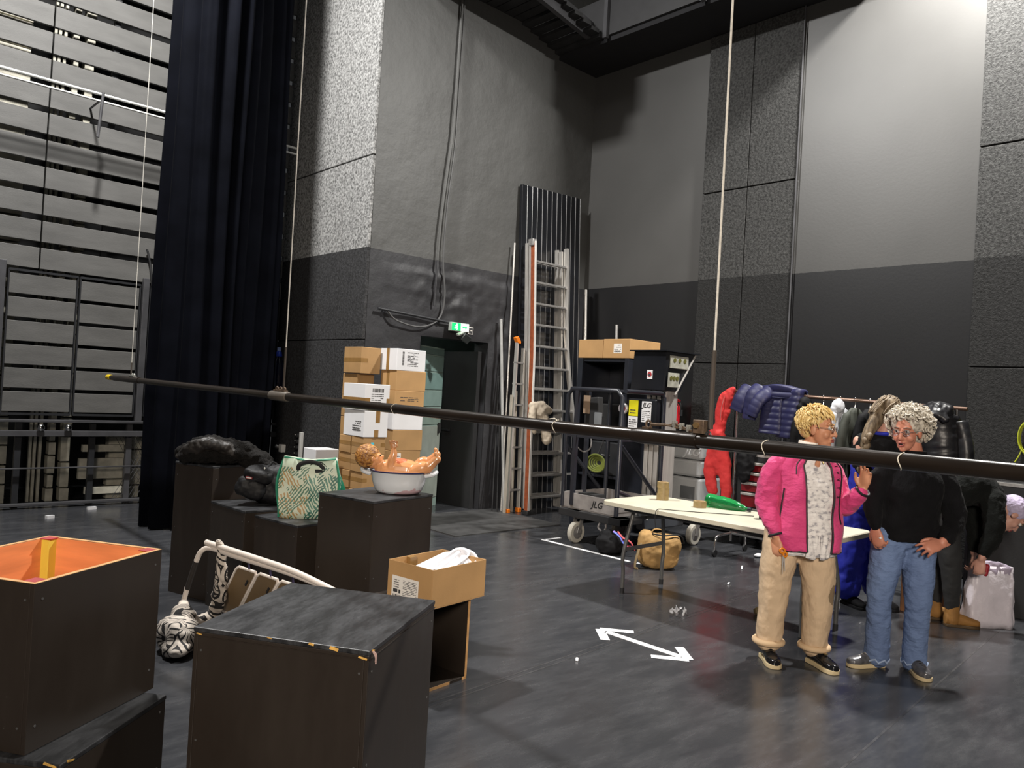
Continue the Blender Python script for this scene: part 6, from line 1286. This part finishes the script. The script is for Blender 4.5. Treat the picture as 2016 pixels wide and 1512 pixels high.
# small cutter with orange handle in her hand
cu_ = thing('paper_cutter', 'orange handled small scissors held in the pink woman\'s hand', 'scissors', base+R2*(-.135)+F2*(-.07)+V((0, 0, .70)), -YAW)
m = MB(); m.tube([V((-.006, -.0, .022))+V((.016*math.cos(a*math.pi/6), 0, .014*math.sin(a*math.pi/6))) for a in range(12)], .006, n=6, closed=True); m.tube([V((.012, -.0, .0))+V((.012*math.cos(a*math.pi/6), 0, .013*math.sin(a*math.pi/6))) for a in range(12)], .006, n=6, closed=True); m.build('handle', M('orange_plastic', 'd98018', .35), cu_)
m = MB(); m.prism([(-.004, 0), (.004, 0), (.001, -.115), (-.001, -.115)], (.0, -.002, -.005), (1, 0, 0), (0, 0, 1), (0, .003, 0)); m.prism([(-.004, 0), (.004, 0), (.001, -.10), (-.001, -.10)], (.006, .002, -.005), (.98, 0, .1), (-.1, 0, .98), (0, .003, 0)); m.build('blade', M('bright_steel', (.85, .85, .85), .2, .7), cu_)

# ---- woman in the black sweater
base2 = R2*2.49+F2*4.8
t = thing('person', 'grey curly haired woman in a black sweater and blue jeans', 'person', base2, -YAW)
HC, HR = V((-.022, .01, 1.492)), basis((-.74, -.66, -.14))
m = MB(); head_mesh(m, HC, HR, .98)
m.limb([(.03, .05, 1.42), (.06, .065, 1.30)], [.052, .060]); rings_body(m, [(.02, .06, .80, .12, .08), (.02, .06, .92, .13, .09), (.03, .06, 1.02, .14, .105), (.045, .06, 1.15, .16, .11), (.05, .06, 1.25, .15, .09), (.06, .065, 1.30, .08, .06)])
m.limb([(-.13, .06, 1.225), (-.19, .05, 1.04), (-.212, -.03, .895)], [.034, .034, .026]); m.limb([(.225, .06, 1.225), (.31, .04, .985), (.165, -.11, .835)], [.034, .036, .027]); m.limb([(-.13, .06, 1.225), (.05, .065, 1.25), (.225, .06, 1.225)], [.034, .045, .034])
m.limb([(-.06, .06, .82), (-.118, .05, .42), (-.102, .094, .07)], [.085, .055, .027]); m.limb([(.105, .06, .82), (.10, .01, .42), (.115, .055, .07)], [.085, .055, .027]); m.limb([(-.10, .094, .05), (-.17, .082, .038)], [.024, .016]); m.limb([(.115, .06, .05), (.112, .0, .04)], [.024, .016])
hand(m, (-.213, -.035, .89), (.18, -.25, -1), (-.8, -.5, .2), curl=.75, thumb=1, s=1.0)
hand(m, (.160, -.115, .830), (-1, -.22, -.28), (.0, -.75, .55), curl=.40, thumb=1, s=1.04, spread=.12)
m.build('body', SK2, t, remesh=.0055, soft=2, smooth=180)
head_bits(t, HC, HR, .98, M('grey_brow', '7d7266', .8), .006); glasses(t, HC, HR, M('rimless_wire', (.5, .5, .55), .2, .9), .98)
k = NT('grey_curls', .6); k.out(k.ramp(k.noise(k.obj, 45, 2), [(.3, '857d70'), (.6, 'd0c9bb')])); GREY = k.m
m = MB(); m.ell(HC+HR@V((0, -.038, .050)), (.108, .108, .092), rot=HR, n=18, m=12); m.ell(HC+HR@V((0, -.065, -.01)), (.102, .072, .085), rot=HR)
rnd = random.Random(4); cnt = 0
while cnt < 520:
    d = V((rnd.gauss(0, 1), rnd.gauss(0, 1), rnd.gauss(0, 1))).normalized()
    if (d.y > .32 and d.z < .42) or d.z < -.72 or (d.z < -.1 and d.y > .05): continue
    cnt += 1; c = HC+HR@(V((d.x*.128, d.y*.124-.036, d.z*.112+.042+(.0 if d.z > 0 else -.015)))*rnd.uniform(.9, 1.06)); ax = (d+V((rnd.uniform(-1, 1), rnd.uniform(-1, 1), rnd.uniform(-1, 1)))*.7).normalized(); ax = HR@ax; x = ax.orthogonal().normalized(); y = ax.cross(x); rr = rnd.uniform(.010, .019); ph = rnd.uniform(0, 6)
    m.tube([c+x*rr*math.cos(ph+q*.62)+y*rr*math.sin(ph+q*.62)+ax*(q-6)*.0022 for q in range(13)], [.0035]+[.0052]*11+[.002], n=5)
m.build('hair', GREY, t, smooth=60)
k = NT('blue_denim', .85); k.out(k.mix(k.math('MULTIPLY', k.noise(k.map(k.obj, (1, 1, .5)), 5), .9), C('46557a'), C('7f98c2')), None, k.math('ADD', k.noise(k.map(k.obj, (1, 1, 2.0), (.4, .3, 0)), 12, 3), k.math('MULTIPLY', k.noise(k.obj, 90), .1)), .6, .035); DENIM = k.m
m = MB(); m.limb([(-.065, .065, .84), (-.100, .055, .62), (-.120, .055, .42), (-.108, .075, .20), (-.105, .085, .07)], [.110, .092, .074, .070, .075], n=20); m.limb([(.105, .065, .84), (.105, .035, .62), (.100, .015, .42), (.112, .045, .20), (.118, .05, .06)], [.110, .095, .076, .070, .076], n=20); m.ell((.02, .065, .86), (.180, .130, .12))
m.build('jeans', DENIM, t, remesh=.009, soft=4, disp=[(.018, .09), (.008, .04)], smooth=180)
for x, y in ((-.105, .087), (.118, .052)):
    m = MB(); m.tube([V((x+.073*math.cos(a*math.pi/12), y+.073*math.sin(a*math.pi/12), .055+.012*math.sin(a*2.1))) for a in range(24)], .006, n=6, closed=True); m.build('frayed_hem', M('pale_denim', '9fb0cc', .9), t)
SHG = M('pewter_leather', (.13, .13, .14), .25, .3, var=.3, scale=30); LACE = M('grey_lace', 'a5a39c', .7)
shoe(t, (-.055, .105, 0), (-1, -.20, 0), SHG, CREAMS, .245, .042, .07, 'shoe', laces=LACE, sole_h=.026); shoe(t, (.118, .10, 0), (-.10, -1, 0), SHG, CREAMS, .25, .043, .072, 'shoe', laces=BLACK, sole_h=.026)
KNIT = NT('black_knit', .9, sheen=.02, spec=.15); KNIT.out(KNIT.ramp(KNIT.noise(KNIT.obj, 8), [(.3, (.004, .004, .005)), (.7, (.007, .007, .0085))]), None, KNIT.noise(KNIT.map(KNIT.obj, (1, 1, .35)), 130, 3), .5, .008); KNITM = KNIT.m
m = MB(); rings_body(m, [(.025, .062, .815, .175, .135), (.025, .062, .84, .182, .140), (.025, .062, .93, .185, .142), (.035, .062, 1.04, .182, .140), (.045, .062, 1.14, .190, .142), (.05, .062, 1.22, .180, .118), (.055, .064, 1.275, .125, .092), (.055, .062, 1.32, .078, .076), (.05, .06, 1.355, .068, .068)])
m.limb([(-.11, .06, 1.23), (-.155, .06, 1.17), (-.195, .045, 1.04), (-.208, -.01, .94), (-.212, -.03, .91)], [.070, .070, .060, .046, .040], n=18); m.limb([(.20, .06, 1.235), (.26, .06, 1.17), (.315, .045, 1.0), (.27, -.02, .92), (.20, -.085, .855)], [.072, .076, .068, .058, .046], n=18)
m.build('sweater', KNITM, t, remesh=.009, soft=3, disp=[(.020, .06)], smooth=180)
m = MB(); m.tube([V((.052+.067*math.cos(a*math.pi/12), .06+.067*math.sin(a*math.pi/12), 1.362)) for a in range(24)], .010, n=8, closed=True); m.build('neck_band', KNITM, t)
m = MB(); m.ell((-.196, -.075, .835), (.010, .008, .008), n=10, m=6); rg = m.build('white_ring', M('white_bead', 'e8e4e0', .3), t)

# ---- woman with the long braid, behind
base3 = R2*3.03+F2*6.35
t = thing('person', 'woman with a long greying braid in blue dungarees and black top', 'person', base3, -YAW)
HC, HR = V((.10, .04, 1.60)), basis((.80, .55, -.25))
BLUE = M('royal_blue_cloth', '1f2aa8', .7, var=.15, scale=7, bump=.2, bscale=30); SK = SK3
m = MB(); head_mesh(m, HC, HR, 1.0); m.limb([(.09, .05, 1.52), (.05, .05, 1.42)], [.052, .058]); rings_body(m, [(-.02, .05, .88, .15, .11), (-.02, .05, 1.05, .14, .10), (0, .05, 1.22, .16, .11), (.02, .05, 1.36, .15, .09), (.04, .05, 1.42, .08, .06)])
for s in (-1, 1): m.limb([(s*.09-.02, .05, .9), (s*.11-.03, .06, .48), (s*.12-.03, .08, .07)], [.085, .055, .035]); m.limb([(s*.12-.03, .09, .05), (s*.12+.03, .0, .035)], [.035, .03])
m.limb([(-.14, .05, 1.35), (-.13, -.04, 1.12), (.03, -.17, 1.02)], [.05, .042, .028]); m.limb([(.17, .05, 1.35), (.25, .0, 1.12), (.2, -.12, .98)], [.05, .042, .028]); hand(m, (.03, -.17, 1.02), (.9, -.3, -.3), (0, -.5, .8), .5, 1); hand(m, (.2, -.12, .98), (-.5, -.5, -.7), (0, -.5, .8), .5, -1)
m.build('body', SK, t, remesh=.008, soft=2, smooth=180); head_bits(t, HC, HR)
m = MB(); rings_body(m, [(-.02, .05, 1.0, .158, .115), (-.01, .05, 1.15, .168, .12), (0, .05, 1.26, .178, .122), (.02, .05, 1.37, .165, .10), (.04, .05, 1.43, .085, .07)]); m.limb([(-.11, .05, 1.36), (-.145, .03, 1.24), (-.12, -.05, 1.11), (.0, -.15, 1.03)], [.068, .064, .055, .042]); m.limb([(.14, .05, 1.36), (.22, .03, 1.24), (.25, -.01, 1.12), (.21, -.11, .99)], [.068, .064, .055, .042]); m.build('black_top', BLKC, t, remesh=.012, soft=3, disp=(.02, .06), smooth=180)
m = MB(); m.tube([V((.04+.10*math.cos(a*math.pi/10), .05+.08*math.sin(a*math.pi/10), 1.425)) for a in range(20)], .016, n=8, closed=True); m.build('blue_neckline', BLUE, t)
m = MB(); rings_body(m, [(-.03, .05, .80, .185, .15), (-.02, .05, .95, .175, .14), (-.02, .05, 1.10, .172, .132), (-.01, .05, 1.16, .170, .128)]); m.limb([(-.11, .06, .88), (-.15, .06, .55), (-.18, .07, .16)], [.11, .115, .12], n=20); m.limb([(.07, .06, .88), (.08, .06, .55), (.09, .08, .16)], [.11, .115, .12], n=20); m.build('dungarees', BLUE, t, remesh=.013, soft=3, disp=[(.05, .10)], smooth=180)
m = MB(); m.tube(catmull([(-.09, -.05, 1.15), (-.07, -.02, 1.36), (-.04, .04, 1.44), (-.04, .12, 1.40)]), .014, n=6, flat=.4); m.build('strap', BLUE, t)
for s in (-1, 1): shoe(t, (s*.13-.04, .12, 0), (.3, -1, 0), BLKC, BLKC, .25, .043)
k = NT('brown_grey_hair', .6); k.out(k.ramp(k.noise(k.map(k.obj, (30, 30, 6)), 1.6, 4), [(.35, '4a3a26'), (.65, '8d7c64')])); BRH = k.m
m = MB(); m.ell(HC+HR@V((0, -.028, .045)), (.088, .108, .092), rot=HR, n=18, m=12); m.limb([HC+V((-.06, .0, .04)), HC+V((-.12, -.02, -.06)), HC+V((-.19, -.04, -.17)), HC+V((-.225, -.05, -.28))], [.062, .060, .045, .036])
for i in range(9): f = i/8; c = V((-.13, -.04, 1.40)).lerp(V((-.185, -.07, 1.08)), f); m.ell(c+V(((-1)**i*.012, -.03, 0)), (.030-.012*f, .026-.01*f, .034), rot=Euler((0, (-1)**i*.6, 0)).to_matrix(), n=10, m=7)
rnd = random.Random(2)
for i in range(120):
    d = V((rnd.gauss(0, 1), rnd.gauss(0, 1), abs(rnd.gauss(0, 1)))).normalized()
    if d.y > .45 and d.z < .5: continue
    p = HC+HR@V((d.x*.09, d.y*.108-.028, d.z*.095+.045)); m.tube(catmull([p, p+V((-.04, -.01, -.03)), p+V((-.08, -.01, -.09))]), [.006]*8+[.003], n=5)
m.build('hair', BRH, t, smooth=60)

# ---- woman bending over the bags
base4 = R2*3.46+F2*5.92
t = thing('person', 'woman in black bending down over bags in tan ankle boots', 'person', base4, -YAW)
HC, HR = V((.395, -.01, .875)), basis((.45, -.15, -.9), (.9, 0, .4))
m = MB(); head_mesh(m, HC, HR, 1.0); m.limb([HC+V((-.03, 0, .03)), (.27, .03, .96)], [.052, .06])
m.limb([(-.17, .05, .93), (-.04, .05, 1.02), (.10, .05, 1.06), (.22, .04, 1.02)], [.12, .12, .125, .10], flat=((0, 1, 0), 1.25))
m.limb([(.20, -.10, .98), (.17, -.14, .75), (.12, -.12, .55)], [.05, .042, .028]); m.limb([(.22, .16, .98), (.20, .12, .76), (.17, .06, .56)], [.05, .042, .028]); hand(m, (.12, -.12, .545), (-.1, .1, -1), (-.6, -.8, 0), .6, 1); hand(m, (.17, .06, .55), (-.1, 0, -1), (.6, -.6, 0), .6, -1)
m.limb([(-.14, -.02, .90), (-.06, -.04, .50), (-.008, .012, .08)], [.09, .058, .026]); m.limb([(-.15, .13, .90), (-.05, .16, .50), (-.042, .193, .08)], [.09, .058, .026]); m.limb([(-.008, .012, .05), (.06, .002, .04)], [.024, .016]); m.limb([(-.042, .193, .05), (.03, .185, .04)], [.024, .016])
m.build('body', SK3, t, remesh=.008, soft=2, smooth=180); head_bits(t, HC, HR)
LIL = M('lilac_white_hair', 'b9aeca', .8, var=.12, scale=30, bump=.4, bscale=60); m = MB(); m.ell(HC+HR@V((0, -.035, .045)), (.094, .108, .098), rot=HR, n=18, m=12); m.build('hair', LIL, t, remesh=.007, soft=1, disp=(.012, .014), smooth=180)
FUZZ = M('black_fuzzy_knit', (.006, .007, .0065), .9, var=.3, bump=.6, bscale=70, sheen=.03, spec=.15)
m = MB(); m.limb([(-.20, .05, .92), (-.08, .05, 1.03), (.08, .05, 1.075), (.20, .04, 1.04), (.30, .03, .98)], [.155, .158, .158, .13, .075], n=22, flat=((0, 1, 0), 1.2)); m.limb([(.20, -.08, 1.0), (.19, -.14, .78), (.14, -.125, .60)], [.085, .075, .05]); m.limb([(.22, .14, 1.0), (.21, .12, .78), (.18, .065, .60)], [.085, .072, .05]); m.build('cardigan', FUZZ, t, remesh=.012, soft=3, disp=[(.025, .06)], smooth=180)
m = MB(); m.limb([(-.15, -.02, .90), (-.07, -.04, .52), (-.01, .01, .15)], [.115, .080, .050], n=18); m.limb([(-.15, .13, .90), (-.06, .16, .52), (-.04, .19, .15)], [.115, .080, .050], n=18); m.build('leggings', M('charcoal_leggings', (.017, .018, .019), .8), t, remesh=.011, soft=3, disp=(.014, .06), smooth=180)
TAN = M('tan_suede', '8f6632', .75, var=.15, scale=12, bump=.2, bscale=40); TSOLE = M('dark_boot_sole', '4a3820', .7)
shoe(t, (-.055, .02, 0), (1, -.16, 0), TAN, TSOLE, .25, .044, .085, 'boot', shaft=.265); shoe(t, (-.09, .20, 0), (1, -.12, 0), TAN, TSOLE, .25, .044, .085, 'boot', shaft=.265)
